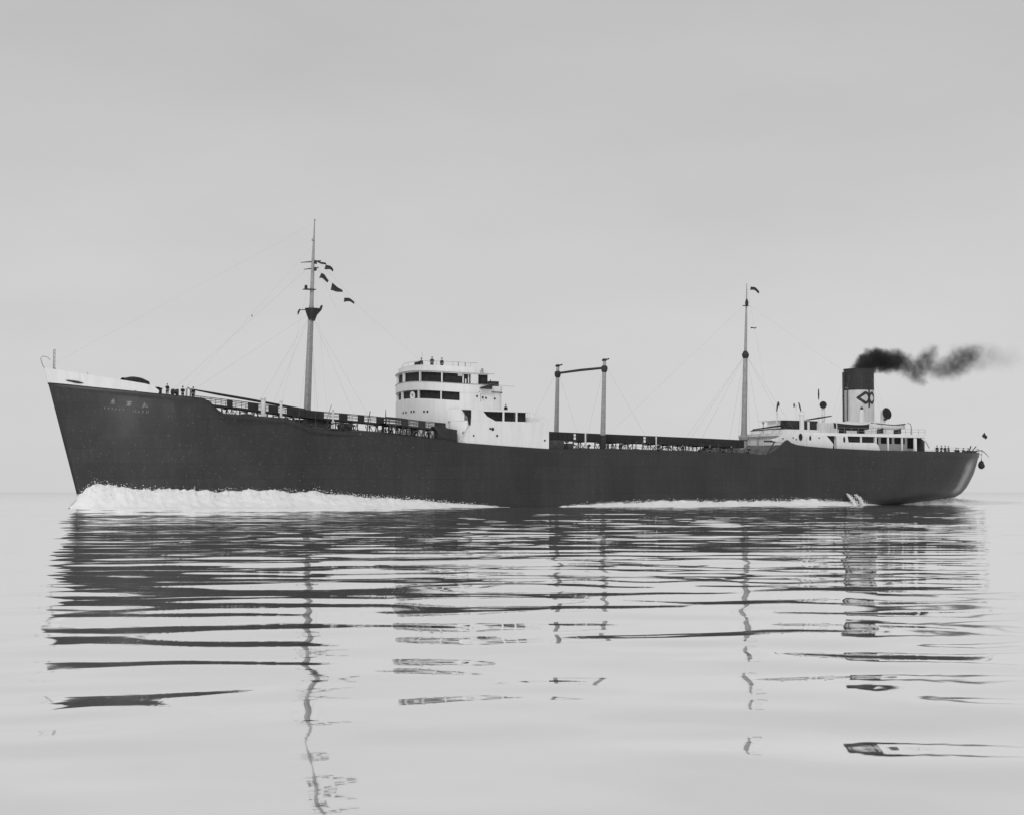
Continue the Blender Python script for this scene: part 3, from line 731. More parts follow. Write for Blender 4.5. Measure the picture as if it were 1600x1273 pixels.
    h.prism([(51.6, -8.2), (53.2, -9.9), (66.4, -9.93), (66.4, 9.93), (53.2, 9.9), (51.6, 8.2)], 7.2, 11.85)
    h.prism([(53, -8.2), (66.0, -8.2), (66.0, 8.2), (53, 8.2)], 11.8, 12.6)
    h.prism([(53, -7.9), (63.6, -7.9), (63.6, 7.9), (53, 7.9)], 12.5, 13.2)
    h.prism([(52.8, -8.9), (53.9, -9.93), (63.4, -9.93), (63.4, 9.93), (53.9, 9.93), (52.8, 8.9)], 13.16, 13.42)
    # white wall between the stair gap and the promenade
    h.slab([(53.55, 11.84), (57.8, 11.84), (56.4, 12.5), (55.8, 13.17), (53.55, 13.17)], -9.92, -9.7)
    h.prism([(51.3, -7.9), (52.95, -9.75), (52.95, -9.5), (51.45, -7.7)], 11.8, 13.42)
    mh = h.build('midship_house', 'white', T)
    s = MB()
    for x in (59.05, 61.15): MB().box(x - .12, x + .12, -9.92, -9.75, 11.84, 13.17).build('column', 'white', mh)
    for x in (63.0, 63.3): s.box(x - .04, x + .04, -9.92, -9.8, 11.84, 13.17)
    s.slab([(63.3, 13.2), (63.3, 13.35), (66.4, 12.15), (66.4, 12.0)], -9.92, -9.84)
    s.path([(63.4, -9.88, 12.5), (66.4, -9.88, 12.4)], .035, 4); s.build('awning_frame', 'white', mh)
    for a, c in ((55.8, 58.95), (59.15, 61.05), (61.25, 62.95)):
        w = MB(); w.box(a + .02, c, -9.3, -9.15, 11.86, 13.15); w.build('window', 'glass', mh)
    w = MB(); w.slab([(52.4, 13.3), (53.9, 13.3), (53.9, 12.4), (53.8, 11.2), (53.5, 11.2), (53.3, 12.4)], -9.96, -9.9); w.build('stair_opening', 'glass', mh)
    w = MB(); w.path([(53.6, -10.0, 11.3), (52.8, -10.0, 10.2), (51.9, -9.7, 9.0)], .03, 4); w.path([(52.8, -9.98, 10.3), (52.5, -9.98, 10.1)], .12, 5); w.build('stair_rail', 'mast', mh)
    for x, z, r_ in ((57.3, 10.75, .22), (56.9, 10.8, .14), (58.0, 9.85, .15), (65.7, 9.3, .13), (54.3, 9.8, .12)):
        porthole(mh, (x, -9.95, z), (0, -1, 0), r_)
    # monkey island: railing, compass, searchlight, aerial
    r = MB()
    pts = stadium(RB - .9, 55.0, 24)
    r.path([(x, y, 20.25) for x, y in pts], .022, 4)
    for x, y in pts[::3]: r.tube((x, y, 19.6), (x, y, 20.25), .02, n=4)
    r.build('railing', 'wire', bh)
    c = MB(); c.lathe([(.3, 19.6), (.25, 20.3), (.34, 20.4), (.3, 20.75), (.1, 20.9)], (53.3, .6, 0), 10); c.build('compass_binnacle', 'mast', bh)
    c = MB(); c.tube((52.3, 1.7, 19.4), (52.25, 1.7, 21.9), .035, .02, 5); c.build('aerial_pole', 'mast', bh)
    c = MB(); c.box(51.7, 52.4, 1.6, 3.0, 19.6, 20.5); c.build('signal_locker', 'tarp', bh)
    for x, z in ((55.0, 20.0), (53.9, 20.05)): 
        c = MB(); c.tube((x, -6.2, 19.6), (x, -6.2, z + .25), .07); c.build('lamp_post', 'mast', bh)
    c = MB(); c.tube((56.4, -8.6, 18.35), (56.4, -8.6, 19.45), .05); c.lathe([(.05, 19.2), (.16, 19.25), (.16, 19.5), (.05, 19.6)], (56.4, -8.6, 0), 8); c.build('lamp_post', 'mast', bh)
    # deck camber: the bridge decks arch across the ship
    for o in [bh] + list(bh.children):
        for v in o.data.vertices:
            v.co.z += (.15 - .0075 * v.co.y ** 2) * min(1, max(0, (v.co.z - 12.6) / 2))
make_bridge()

# ------------------------------------------------------------------ poop
def make_poop():
    b = MB()
    b.prism([(111.6, -2), (112.1, -4.5), (113.6, -7.2), (115.6, -8.5), (128.6, -8.5), (128.6, 8.5), (115.6, 8.5), (113.6, 7.2), (112.1, 4.5), (111.6, 2)], 7.0, 10.9)
    b.prism([(128.5, -6.7), (138.2, -6.7), (138.2, 6.7), (128.5, 6.7)], 7.0, 10.9)
    ph = b.build('poop_house', 'white', T)
    ph['label'] = 'white deckhouse round the poop with open sided gallery'
    bd = MB(); bd.prism([(111.2, -2), (111.7, -4.7), (113.4, -7.6), (115.6, -8.95), (138.7, -8.95), (139.4, -8), (139.4, 8), (138.7, 8.95), (115.6, 8.95), (113.4, 7.6), (111.7, 4.7), (111.2, 2)], 10.88, 11.32)
    bd.build('boat_deck', 'white', ph)
    # bulwark strake standing proud, white
    o = MB(); o.slab([(113.9, 9.0), (118.9, 8.75), (119.1, 9.6), (117.7, 10.89), (113.9, 10.89)], -9.15, -8.9)
    o.slab([(119.75, 8.7), (128.8, 8.62), (128.5, 9.4), (128.0, 9.9), (119.75, 9.9)], -9.15, -8.9)
    o.slab([(119.75, 9.89), (122.2, 9.89), (122.0, 10.89), (119.75, 10.89)], -9.15, -8.9)
    o.slab([(109.0, 9.6), (111.0, 8.9), (116.6, 8.9), (116.6, 11.3), (111.6, 11.33), (109.6, 11.1), (108.3, 10.45), (107.0, 10.15), (107.2, 9.95)], -8.8, -8.6)
    o.build('bulwark', 'white', ph)
    for poly in ([(122.1, 9.92), (125.0, 9.92), (125.0, 10.87), (122.0, 10.87)], [(125.25, 9.92), (127.9, 9.92), (127.9, 10.87), (125.25, 10.87)], [(117.0, 10.87), (119.7, 10.87), (119.7, 8.8), (117.0, 8.8)]):
        w = MB(); w.slab(poly, -8.62, -8.52); w.build('window', 'glass', ph)
    c = MB()
    for x in (125.1, 128.2, 130.8, 133.8, 136.5): MB().box(x - .13, x + .13, -8.85, -8.65, 8.0 if x > 128.5 else 9.7, 10.89).build('gallery_column', 'white', ph)
    c.slab([(138.0, 10.89), (138.5, 10.89), (139.4, 10.3), (140.0, 9.2), (139.7, 9.2), (139.1, 10.1), (138.2, 10.6)], -8.85, -8.65)
    c.build('end_bracket', 'white', ph)
    for x0, x1, z0, z1 in ((129.2, 130.5, 8.0, 10.8), (131.2, 133.4, 9.9, 10.85), (134.1, 136.2, 9.9, 10.85), (136.9, 138.1, 9.2, 10.85)):
        w = MB(); w.box(x0, x1, -6.84, -6.68, z0, z1); w.build('window', 'glass', ph)
    s = MB(); s.box(138.3, 138.7, -8.8, -7.4, 8, 10.88); s.build('end_screen', 'pipe', ph)
    for x, z, rx, rz in ((112.75, 10.6, .34, .55), (114.4, 10.45, .2, .38), (121.3, 10.33, .2, .48)):
        m = MB(); n = 14
        m.slab([(x + rx * math.cos(2 * PI * k / n), z + rz * math.sin(2 * PI * k / n)) for k in range(n)], -9.19 if x > 114 else -8.9, -9.14 if x > 114 else -8.79); m.build('porthole', 'glass', ph)
    for x, z in ((111.3, 10.45), (116.2, 10.5), (111.9, 10.2), (109.3, 10.3)): porthole(ph, (x, -9.15 if x > 114 else -8.8, z), (0, -1, 0), .12)
    # V-shaped braces at the break
    v = MB(); v.tube((106.6, -8.3, 7.9), (108.2, -8.3, 10.0), .1); v.tube((105.9, -8.5, 9.85), (109, -8.5, 9.85), .14); v.build('brace', 'pipe', ph)
    # upper casing
    u = MB(); u.prism([(113.4, -4.4), (113.4, 4.4), (128.4, 4.4), (136.6, 3.2), (136.6, -3.2), (128.4, -4.4)], 11.3, 11.95)
    u.prism([(120.8, -4.3), (120.8, 4.3), (136.2, 3.0), (136.2, -3.0)], 11.9, 13.1)
    u.prism([(127.5, -3.1), (127.5, 3.1), (135.6, 3.1), (135.6, -3.1)], 13.05, 13.5)
    u.box(114.2, 121.4, -3.3, 3.3, 13.42, 13.52); u.box(114.6, 121, -1.6, 1.6, 11.9, 13.4)
    cs = u.build('engine_casing', 'white', T)
    for x0, x1 in ((114.7, 116.95), (118.3, 118.8), (119.3, 121.0)):
        m = MB(); m.box(x0, x1, -3.2, -1.7, 11.95, 13.4); m.build('skylight', 'black', cs)
    m = MB(); m.box(118.85, 119.25, -3.3, -2.8, 11.95, 13.3); m.build('ladder', 'white', cs)
    m = MB(); m.lathe([(.42, 11.3), (.4, 14.2), (.5, 14.3), (.42, 14.6), (.1, 14.8)], (117.6, -3.3, 0), 14); m.path([(117.0, -3.3, 14.85), (118.3, -3.3, 14.8)], .05, 5); m.build('kingpost', 'white', T)
    r = MB()
    for z in (11.75, 12.2): r.path([(118.8, -8.8, z), (138.8, -8.8, z)], .025, 4)
    for i in range(15): r.tube((118.8 + i * 1.43, -8.8, 11.3), (118.8 + i * 1.43, -8.8, 12.2), .025, n=4)
    r.build('railing', 'wire', ph)
    r = MB()
    for sgn in (-1, 1):
        P = [(x, sgn * (bdeck(x) - .15)) for x in (140.5, 142, 144, 146, 148, 150, 152, 154, 155.6, 156.8, 157.7, 158.3)]
        for h in (.35, .65): r.path([(x, y, ztop(x) + h) for x, y in P], .022, 4)
        for x, y in P: r.tube((x, y, ztop(x) - .1), (x, y, ztop(x) + .65), .025, n=4)
    r.build('stern_railing', 'wire', T)
make_poop()

def cowl(x, y, zb, zt, r, ang, tilt=0, mouth_r=None, mat='white', sc=(1, 1)):
    mouth_r = mouth_r or r * 1.7
    m = MB()
    d = Vector((math.cos(ang), math.sin(ang), 0))
    m.path([(x, y, zb), (x, y, zt - mouth_r * 1.3), Vector((x, y, zt - mouth_r * .6)) + d * .08 * mouth_r, Vector((x, y, zt)) + d * mouth_r * .5, Vector((x, y, zt)) + d * mouth_r * .95],
           [r, r, r * 1.15, mouth_r * .9, mouth_r], 16, False)
    v = m.build('ventilator', mat, T)
    k = MB(); nrm = (d + Vector((0, 0, tilt))).normalized()
    k.lathe([(mouth_r * 1.04, -.04), (mouth_r * 1.04, .05), (mouth_r * .3, .03)], Vector((x, y, zt)) + d * mouth_r * .97, 16, nrm.to_track_quat('Z', 'Y').to_matrix(), sc)
    k.build('cowl_mouth', 'glass', v)
    return v
CAMDIR = math.atan2(-213, -180)
cowl(123.2, -2, 12.0, 16.1, .3, CAMDIR, 0, .56)
cowl(136.0, -2, 12.9, 15.0, .42, CAMDIR + .75, .2, .95)
m = MB(); m.lathe([(.35, 13.9), (.42, 13.95), (.42, 14.15), (.3, 14.2)], (136.1, -2.2, 0), 12); m.build('vent_collar', 'black', T)
cowl(114.1, -1.5, 11.8, 16.0, .09, CAMDIR + 1.35, 0, .3)
cowl(117.4, -2.2, 13.4, 15.9, .09, CAMDIR - 1.35, 0, .32)
for x, y, z0, z1, z2, dx in ((113.6, -2, 11.9, 14.9, 16.4, .35), (117.75, -3, 13.5, 14.9, 16.3, -.45), (122.1, -2.2, 12, 16.9, 18.65, 0)):
    m = MB(); m.tube((x, y, z0), (x, y, z1), .05, n=6); q = m.build('flag_pole', 'white', T)
    m = MB(); m.path([(x, y, z1), (x + dx * .5, y, (z1 + z2) / 2), (x + dx, y, z2)], [.08, .14, .09], 6); m.build('rolled_flag', 'flag', q)

# ------------------------------------------------------------------ funnel
def make_funnel():
    fx, R = 132.6, 2.46
    prof = [(R * 1.02, 12.6), (R, 13.6), (R, 18.85)]
    m = MB(); m.lathe(prof, (fx, 0, 0), 56); f = m.build('funnel', 'funnel', T)
    m = MB(); m.lathe([(R + .015, 18.8), (R + .015, 22.2), (R + .07, 22.22), (R + .07, 22.36), (R - .15, 22.36), (R - .2, 21.2)], (fx, 0, 0), 56); m.build('funnel_top', 'black', f)
    # emblem centred on the port side: a diamond cut by a vertical bar, with a round opening each side
    e = MB(); cz = 17.5
    def P(s, z, off=.03):       # s = arc length from the port beam, positive aft
        a = s / R; return (fx + (R + off) * math.sin(a), -(R + off) * math.cos(a), z)
    n = 40
    def outer(t):               # diamond: tips fore and aft, shoulders above and below
        a = 2 * PI * t; c, s = math.cos(a), math.sin(a)
        k = 1 / (abs(c) ** 1.25 / 2.35 ** 1.25 + abs(s) ** 1.25 / 1.2 ** 1.25) ** (1 / 1.25)
        return k * c, k * s
    for side in (-1, 1):
        cxh = side * .84
        vo, vi = [], []
        for i in range(n):
            a = 2 * PI * (i + .5) / n
            hx, hz = cxh, 0
            for q in range(1, 240):
                ix, iz = cxh + q * .01 * math.cos(a), q * .01 * math.sin(a)
                if not (abs(ix) / 1.6 + abs(iz) / 1.02 < 1 and abs(iz) < .6 and ix * side > .2 and (ix * side > .9 or (ix * side - .9) ** 2 + iz * iz < .46)): break
                hx, hz = ix, iz
            vi.append((hx, hz))
            # push outward from the hole centre to the half-diamond outline
            best = None
            for q in range(1, 240):
                ox, oz = cxh + q * .01 * math.cos(a) + .0, q * .01 * math.sin(a)
                inside = abs(ox) / 2.35 + abs(oz) / 1.62 < 1 and abs(oz) < 1.2 and ox * side > -.01 and (ox * side > .95 or (ox * side - .95) ** 2 + oz * oz < 1.22)
                if not inside: break
                best = (ox, oz)
            vo.append(best)
        vs = []; fs = []
        for (a, b), (c, d) in zip(vi, vo):
            for q in range(4):
                t = q / 3; vs.append(P(a + (c - a) * t, cz + b + (d - b) * t))
        for i in range(n):
            for q in range(3):
                j = (i + 1) % n; fs.append((i * 4 + q, i * 4 + q + 1, j * 4 + q + 1, j * 4 + q))
        e.add(vs, fs)
    for z0, z1, w in ((15.95, 19.0, .17),):
        e.add([P(-w, z0, .045), P(w, z0, .045), P(w, z1, .045), P(-w, z1, .045)], [(0, 1, 2, 3)])
    e.build('emblem', 'black', f)
    p = MB(); a = math.radians(-49 + 5)
    p.tube((fx - R - .12, .9, 12.6), (fx - R - .12, .9, 21.8), .16, n=8); p.tube((fx - R - .25, -.15, 13.8), (fx - R - .2, -.15, 18.9), .11, n=6); p.build('exhaust_pipe', 'pipe', f)
    p = MB(); ca = CAMDIR + .12
    p.path([(fx + (R + .55) * math.cos(ca), (R + .55) * math.sin(ca), 13.0), (fx + (R + .5) * math.cos(ca), (R + .5) * math.sin(ca), 15.2)], [.5, .42], 12)
    p.lathe([(.36, 15.1), (.3, 15.4), (.12, 15.7)], (fx + (R + .5) * math.cos(ca), (R + .5) * math.sin(ca), 0), 12)
    p.build('steam_pipe', 'white', f)
    p = MB(); p.lathe([(.2, 15.5), (.24, 15.6), (.2, 15.9), (.05, 16)], (fx + (R + .5) * math.cos(ca), (R + .5) * math.sin(ca), 0), 10); p.build('whistle', 'black', f)
    p = MB(); p.tube((fx - R - .1, -.3, 19.1), (fx - R - .9, -.6, 19.15), .06); p.build('lamp_arm', 'mast', f)
    g = MB()
    for aa in range(8):
        a = 2 * PI * aa / 8 + .2; g.tube((fx + R * math.cos(a), R * math.sin(a), 21.3), (fx + 5.2 * math.cos(a), 5.2 * math.sin(a), 11.9), .006, n=4)
    g.build('rigging', 'wire', f)
make_funnel()

# ------------------------------------------------------------------ stern davit
m = MB(); m.path([(157.9, -.6, 8.3), (158.7, -.6, 9.2), (160.0, -.5, 9.25), (160.8, -.4, 8.9), (161.8, -.4, 8.1)], [.1, .09, .08, .06, .03], 6)
m.tube((158.4, -.6, 8.7), (160.0, -.5, 8.5), .05); m.tube((160.0, -.5, 9.2), (159.78, -.58, 7.6), .03, n=5); m.build('stern_davit', 'black', T)
m = MB(); m.path([(155.0, -2.6, 8), (155.0, -2.6, 9.3), (155.3, -2.6, 9.9)], .12, 6); m.path([(156.3, -2.4, 8), (155.8, -2.4, 9.1), (156.7, -2.4, 9.9)], .09, 6); m.box(154.4, 156.3, -2.9, -1.9, 8, 9.1); m.build('mooring_winch', 'black', T)
fl = MB(); fl.path([(0, 0, 1.1), (.02, 0, .6)], [.05, .1], 6)
fl.lathe([(.1, .75), (.38, .55), (.5, .2), (.6, -.1), (.48, -.5), (.15, -.7)], (0, 0, 0), 12)
for i, p in enumerate(fl.v):
    k = noise.noise(Vector(p) * 2.1) * .16; fl.v[i] = (p[0] * (1 + k), p[1] * (1 + k), p[2] + k * .5)
fo = fl.build('rope_fender', 'tarp', None, angle=60); fo.location = (159.75, -.6, 6.75)
tag(fo, 'dark bundled rope fender hanging from the davit over the stern', 'fender')
st = MB(); st.tube((158.5, 0, 8.3), (161.0, 0, 12.6), .05, .025, 6); st.build('ensign_staff', 'white', T)

# ------------------------------------------------------------------ lifeboats
def make_boat(L=7.4, Bm=1.1, D=.85, cover=False):
    r = empty('lifeboat')
    n = 20; rows = []
    for i in range(n + 1):
        t = i / n * 2 - 1; x = t * L / 2
        w = Bm * (1 - abs(t) ** 2.6) ** .8 if abs(t) < 1 else 0
        sh = .28 * t * t; kz = .3 * abs(t) ** 3
        row = []
        for k in range(9):
            a = PI * k / 8
            y = -math.cos(a) * w; z = kz + (D + sh - kz) * (1 - math.sin(a) ** .8)
            row.append((x, y, z))
        rows.append(row)
    m = MB(); m.grid(rows); m.build('boat_hull', 'white', r, angle=60)
    g = MB()
    for s in (0, 8): g.path([(q[s][0], q[s][1] * 1.02, q[s][2]) for q in rows], .07, 5)
    g.build('gunwale', 'black', r)
    if cover:
        c = MB(); c.grid([[(q[0][0], q[0][1] * (1 - 2 * k / 8) if k != 4 else 0, q[0][2] + .02 + (.42 * (1 - abs(q[0][0] / (L / 2)) ** 3)) * math.sin(PI * k / 8)) for k in range(9)] for q in rows]); c.build('canvas_cover', 'canvas', r, angle=60)
    else:
        s = MB()
        for x in (-2.2, -1, .2, 1.4, 2.5): s.box(x - .12, x + .12, -.9, .9, D - .15, D - .09)
        s.build('thwart', 'wood', r)
    for x in (-1.9, 1.9):
        m = MB(); m.slab([(x - .16, -.6), (x + .16, -.6), (x + .1, .25), (x - .1, .25)], -.75, .75); m.build('chock', 'black', r)
    return r
b1 = make_boat(7.4, 1.1, .8, True); b1.location = (124.4, -7.4, 11.85); b1.name = 'lifeboat'
for c in b1.children:
    if c.name.startswith('boat_hull'): c.data = c.data.copy(); c.data.materials[0] = M['tarp']; c['label'] = 'dark lower hull of the covered lifeboat'
tag(b1, 'canvas covered lifeboat with dark hull, just forward of the funnel on the boat deck', 'lifeboat', 'lifeboats on the after boat deck')
b2 = make_boat(7.3, 1.1, .75); b2.location = (132.2, -7.4, 12.1)
tag(b2, 'open white lifeboat with dark gunwale, directly below and aft of the funnel', 'lifeboat', 'lifeboats on the after boat deck')
for x in (120.4, 128.3, 128.7, 136.1):
    m = MB(); m.path([(x, -8.4, 11.3), (x, -8.5, 12.6), (x, -8.3, 13.1), (x, -7.6, 13.25)], [.07, .065, .05, .04], 6); m.build('boat_davit', 'white' if x < 136 else 'pipe', T)

# ------------------------------------------------------------------ flags
def make_flag(name, loc, w, h, rot, lab, cat='flag', group=None, taper=.2, mat='flag', seed=0, dirv=(.86, -.5)):
    m = MB(); rows = []
    nx, nz = 10, 5
    for i in range(nx + 1):
        u = i / nx; row = []
        for j in range(nz + 1):
            v = j / nz - .5
            hh = h * (1 - taper * u)
            wob = .12 * math.sin(u * 7 + seed) * (u + .2)
            row.append((u * w, wob + .05 * math.sin(v * 5 + u * 4), v * hh - .22 * u * u * w + .08 * math.sin(u * 6 + seed * 2)))
        rows.append(row)
    m.grid(rows)
    o = m.build(name, mat, None, angle=80, fix=False)
    md = o.modifiers.new('thickness', 'SOLIDIFY'); md.thickness = .015
    o.location = loc; o.rotation_euler = (0, rot, math.atan2(dirv[1], dirv[0]))
    return tag(o, lab, cat, group)
FG = 'signal flags flying from the fore mast'
make_flag('signal_flag', (35.0, -.6, 33.5), 1.2, .3, .1, 'thin topmost signal flag beside the fore mast yard', group=FG, seed=1)
make_flag('signal_flag', (35.9, -1.2, 32.85), 1.2, .7, .25, 'second highest signal flag on the outer hoist of the fore mast', group=FG, taper=.55, seed=2)
make_flag('signal_flag', (35.3, -.9, 31.6), 1.35, .75, .4, 'signal flag nearest the fore mast, alone on the inner hoist', group=FG, taper=.55, seed=3)
make_flag('signal_flag', (36.6, -1.7, 30.0), 1.65, 1.05, .2, 'largest signal flag, drooping in a broad triangle', group=FG, taper=.75, seed=4)
make_flag('signal_flag', (38.2, -2.4, 28.35), 1.45, .6, .1, 'lowest signal flag, farthest out from the fore mast', group=FG, taper=.5, seed=5.5)
make_flag('house_flag', (109.9, -.3, 34.5), 1.5, .55, .25, 'small ragged house flag at the head of the after mast', group=None, taper=.3, seed=2.4, mat='flag')
make_flag('house_flag', (109.9, -.3, 28.0), .9, .22, -.35, 'tiny streaming pennant halfway up the after mast', group=None, taper=.4, seed=.4)
make_flag('ensign', (160.85, 0, 12.1), .95, .8, .7, 'small dark ensign flying off the staff at the stern', taper=.4, seed=1.2)

# ------------------------------------------------------------------ people
def skin_mesh(name, verts, edges, rads, mat, root=0, sub=1, extra=None):
    me = bpy.data.meshes.new(name); me.from_pydata(verts, edges, [])
    o = bpy.data.objects.new(name, me); col().objects.link(o)
    md = o.modifiers.new('skin', 'SKIN'); md.use_smooth_shade = True
    if not me.skin_vertices: 
        bm = bmesh.new(); bm.from_mesh(me); bm.verts.layers.skin.verify(); bm.to_mesh(me); bm.free()
    for i, r in enumerate(rads):
        rr = r if hasattr(r, '__len__') else (r, r)
        me.skin_vertices[0].data[i].radius = rr
        me.skin_vertices[0].data[i].use_root = (i == root)
    sb = o.modifiers.new('sub', 'SUBSURF'); sb.levels = sub; sb.render_levels = sub
    dg = bpy.context.evaluated_depsgraph_get(); dg.update()
    m2 = bpy.data.meshes.new_from_object(o.evaluated_get(dg))
    bpy.data.objects.remove(o)
    if extra:
        bm = bmesh.new(); bm.from_mesh(m2)
        for f in extra: f(bm)
        bm.to_mesh(m2); bm.free()
    m2.materials.clear(); m2.materials.append(M[mat])
    for p in m2.polygons: p.use_smooth = True
    m2.name = name
    return m2
def head_bits(hz, lean):
    def f(bm):
        def ball(c, s, seg=12):
            r = bmesh.ops.create_uvsphere(bm, u_segments=seg, v_segments=8, radius=1)
            for v in r['verts']: v.co = Vector(c) + Vector((v.co.x * s[0], v.co.y * s[1], v.co.z * s[2]))
        ball((0, -lean - .005, hz), (.076, .095, .118), 16)
        ball((0, -lean - .1, hz - .02), (.014, .022, .025))
        ball((0, -lean - .085, hz - .062), (.026, .012, .008))
        for s in (-1, 1): ball((s * .077, -lean + .005, hz - .01), (.012, .022, .032)); ball((s * .03, -lean - .088, hz + .005), (.012, .008, .008))
    return f
def make_person(pose, coat='coat', cap=True):
    # faces -y; pose: 'stand', 'rail', 'point'
    lean = {'stand': 0, 'rail': .16, 'point': .03}[pose]
    V = [(0, 0, .93), (0, -.02 - lean * .2, 1.1), (0, -lean * .6, 1.34), (0, -lean * .8, 1.47), (0, -lean, 1.56)]
    R_ = [(.14, .11), (.13, .1), (.16, .11), (.055, .055), (.05, .05)]; E = [(0, 1), (1, 2), (2, 3), (3, 4)]
    arms = {'stand': ((.22, .02, 1.12), (.21, -.05, .86)), 'rail': ((.25, -.12 - lean, 1.16), (.16, -.42, 1.08)), 'point': ((.24, -.1, 1.2), (.12, -.3, 1.35))}[pose]
    wr = []
    for s in (-1, 1):
        a = arms if not (pose == 'point' and s > 0) else ((.22, .02, 1.12), (.21, -.05, .86))
        k = len(V)
        V += [(s * .17, -lean * .7, 1.4), (s * a[0][0], a[0][1], a[0][2]), (s * a[1][0], a[1][1], a[1][2])]
        R_ += [(.058, .058), (.042, .042), (.028, .03)]; E += [(2, k), (k, k + 1), (k + 1, k + 2)]
        w = Vector(V[-1]); d = (w - Vector(V[-2])).normalized(); side = d.cross(Vector((1, 0, 0))).normalized()
        h = w + d * .085; k2 = len(V); V.append(tuple(h)); R_.append((.034, .018)); E.append((k + 2, k2))
        for j, ln in ((-1.5, .06), (-.5, .075), (.5, .08), (1.5, .07)):
            q = len(V); V += [tuple(h + side * j * .017 + d * .03), tuple(h + side * j * .018 + d * (.03 + ln) + Vector((-s * .02, 0, 0)))]
            R_ += [(.009, .009), (.007, .007)]; E += [(k2, q), (q, q + 1)]
        q = len(V); V.append(tuple(w + d * .04 - side * .055)); R_.append((.01, .01)); E.append((k + 2, q))
    legs = []
    for s in (-1, 1):
        k = len(V); V += [(s * .09, 0, .86), (s * .1, -.02, .48), (s * .11, .02, .08), (s * .12, -.12, .04)]
        R_ += [(.085, .09), (.055, .06), (.038, .042), (.035, .03)]; E += [(0, k), (k, k + 1), (k + 1, k + 2), (k + 2, k + 3)]; legs.append(k)
    body = skin_mesh('body', V, E, R_, 'skin', 0, 1, [head_bits(1.65, lean)])
    r = empty('person')
    ob = bpy.data.objects.new('body', body); col().objects.link(ob); ob.parent = r
    # jacket
    Vj = [V[0], V[1], V[2], (0, -lean * .75, 1.43)]; Rj = [(.17, .135), (.16, .125), (.185, .135), (.08, .08)]; Ej = [(0, 1), (1, 2), (2, 3)]
    for i in (5, 5 + 3 + 1 + 8 + 1):
        k = len(Vj); Vj += [V[i], V[i + 1], V[i + 2]]; Rj += [.075, .058, .045]; Ej += [(2, k), (k, k + 1), (k + 1, k + 2)]
    oc = bpy.data.objects.new('jacket', skin_mesh('jacket', Vj, Ej, Rj, coat)); col().objects.link(oc); oc.parent = r
    Vt = [(0, 0, .95)]; Rt = [(.16, .13)]; Et = []
    for k0 in legs:
        k = len(Vt); Vt += [V[k0], V[k0 + 1], V[k0 + 2]]; Rt += [.1, .075, .065]; Et += [(0, k), (k, k + 1), (k + 1, k + 2)]
    ot = bpy.data.objects.new('trousers', skin_mesh('trousers', Vt, Et, Rt, 'trouser')); col().objects.link(ot); ot.parent = r
    for s in (-1, 1):
        m = MB(); m.lathe([(.5, 0), (1, .01), (1, .05), (.7, .085), (.2, .1)], (s * .12, -.06, 0), 12, None, (.055, .14)); m.build('shoe', 'leather', r)
    m = MB()
    if cap: m.lathe([(.095, 1.7), (.1, 1.74), (.125, 1.77), (.12, 1.8), (.04, 1.815)], (0, -lean, 0), 14, None, (.95, 1.1)); m.box(-.06, .06, -lean - .16, -lean - .07, 1.7, 1.712); m.build('cap', coat, r)
    else: m.lathe([(.082, 1.67), (.09, 1.72), (.075, 1.76), (.03, 1.785)], (0, -lean + .01, 0), 12, None, (.95, 1.15)); m.build('hair', 'leather', r)
    return r
protos = {'stand': make_person('stand'), 'rail': make_person('rail'), 'point': make_person('point', cap=False)}
used = set()
def person(kind, x, y, z, rz, lab, group):
    o = protos[kind] if kind not in used else copy_tree(protos[kind])
    used.add(kind)
    o.location = (x, y, z); o.rotation_euler = (0, 0, rz); tag(o, lab, 'person', group)
    for c in o.children: c.parent = o
G1, G2, G3, G4 = 'crew on the forecastle', 'crew on top of the bridge', 'crew lining the stern rail', 'crew along the after tank deck'
person('point', 12.1, -6.1, deckz(11.6) - .05, -.4, 'person in a dark coat standing tallest on the forecastle, aft of the bitts', G1)
person('rail', 14.1, -6.2, deckz(14.1) - .1, -.3, 'person in a dark coat stooping behind the forecastle winch', G1)
person('stand', 15.5, -6.2, deckz(15) - .05, -.5, 'person in dark clothes beside the vent pipe at the forecastle break', G1)
person('stand', 51.9, 1.2, 19.3, -.3, 'person in dark clothes beside the aerial pole on the bridge roof, foremost', G2)
person('rail', 52.6, -.7, 19.35, -.2, 'person bending in the middle of the group on the bridge roof', G2)
person('stand', 53.1, -2.8, 19.1, -.6, 'person in dark clothes aftmost on the bridge roof', G2)
person('stand', 61.3, -6.6, 12.6, -.5, 'person in dark clothes standing on the deck behind the bridge', None)
k = [('stand', 142.4, -7.8, 'person in dark clothes at the stern rail, next to the gallery end'), ('rail', 143.5, -7.6, 'person leaning on the stern rail, second from the gallery'),
     ('stand', 144.5, -7.5, 'person upright at the stern rail, third from the gallery'), ('point', 145.5, -7.2, 'bareheaded person at the stern rail with one arm raised, fourth from the gallery'),
     ('rail', 146.8, -7.6, 'person leaning on the stern rail, fifth from the gallery'), ('stand', 148.0, -6.9, 'person upright near the middle of the stern rail, sixth from the gallery'),
     ('rail', 149.1, -6.9, 'person leaning on the rail, second from last towards the stern'), ('stand', 151.2, -6.0, 'person in dark clothes standing last in the row, nearest the stern winch')]
for i, (kd, x, y, lb) in enumerate(k): person(kd, x, y, deckz(x) - (0 if i < 4 else .3), -.6 + .2 * (i % 4), lb, G3)
k = [('stand', 79.3, 'person on the after tank deck, just aft of the derrick frame posts'), ('rail', 85.9, 'person leaning over the rail forward of the thin white vent post'),
     ('stand', 90.4, 'person on the tank deck just aft of the thin white vent post'), ('point', 95.4, 'bareheaded person on the tank deck midway to the after mast'),
     ('stand', 99.4, 'person in dark clothes at the rail ahead of the after mast'), ('rail', 102.6, 'person leaning on the rail close below the after mast')]
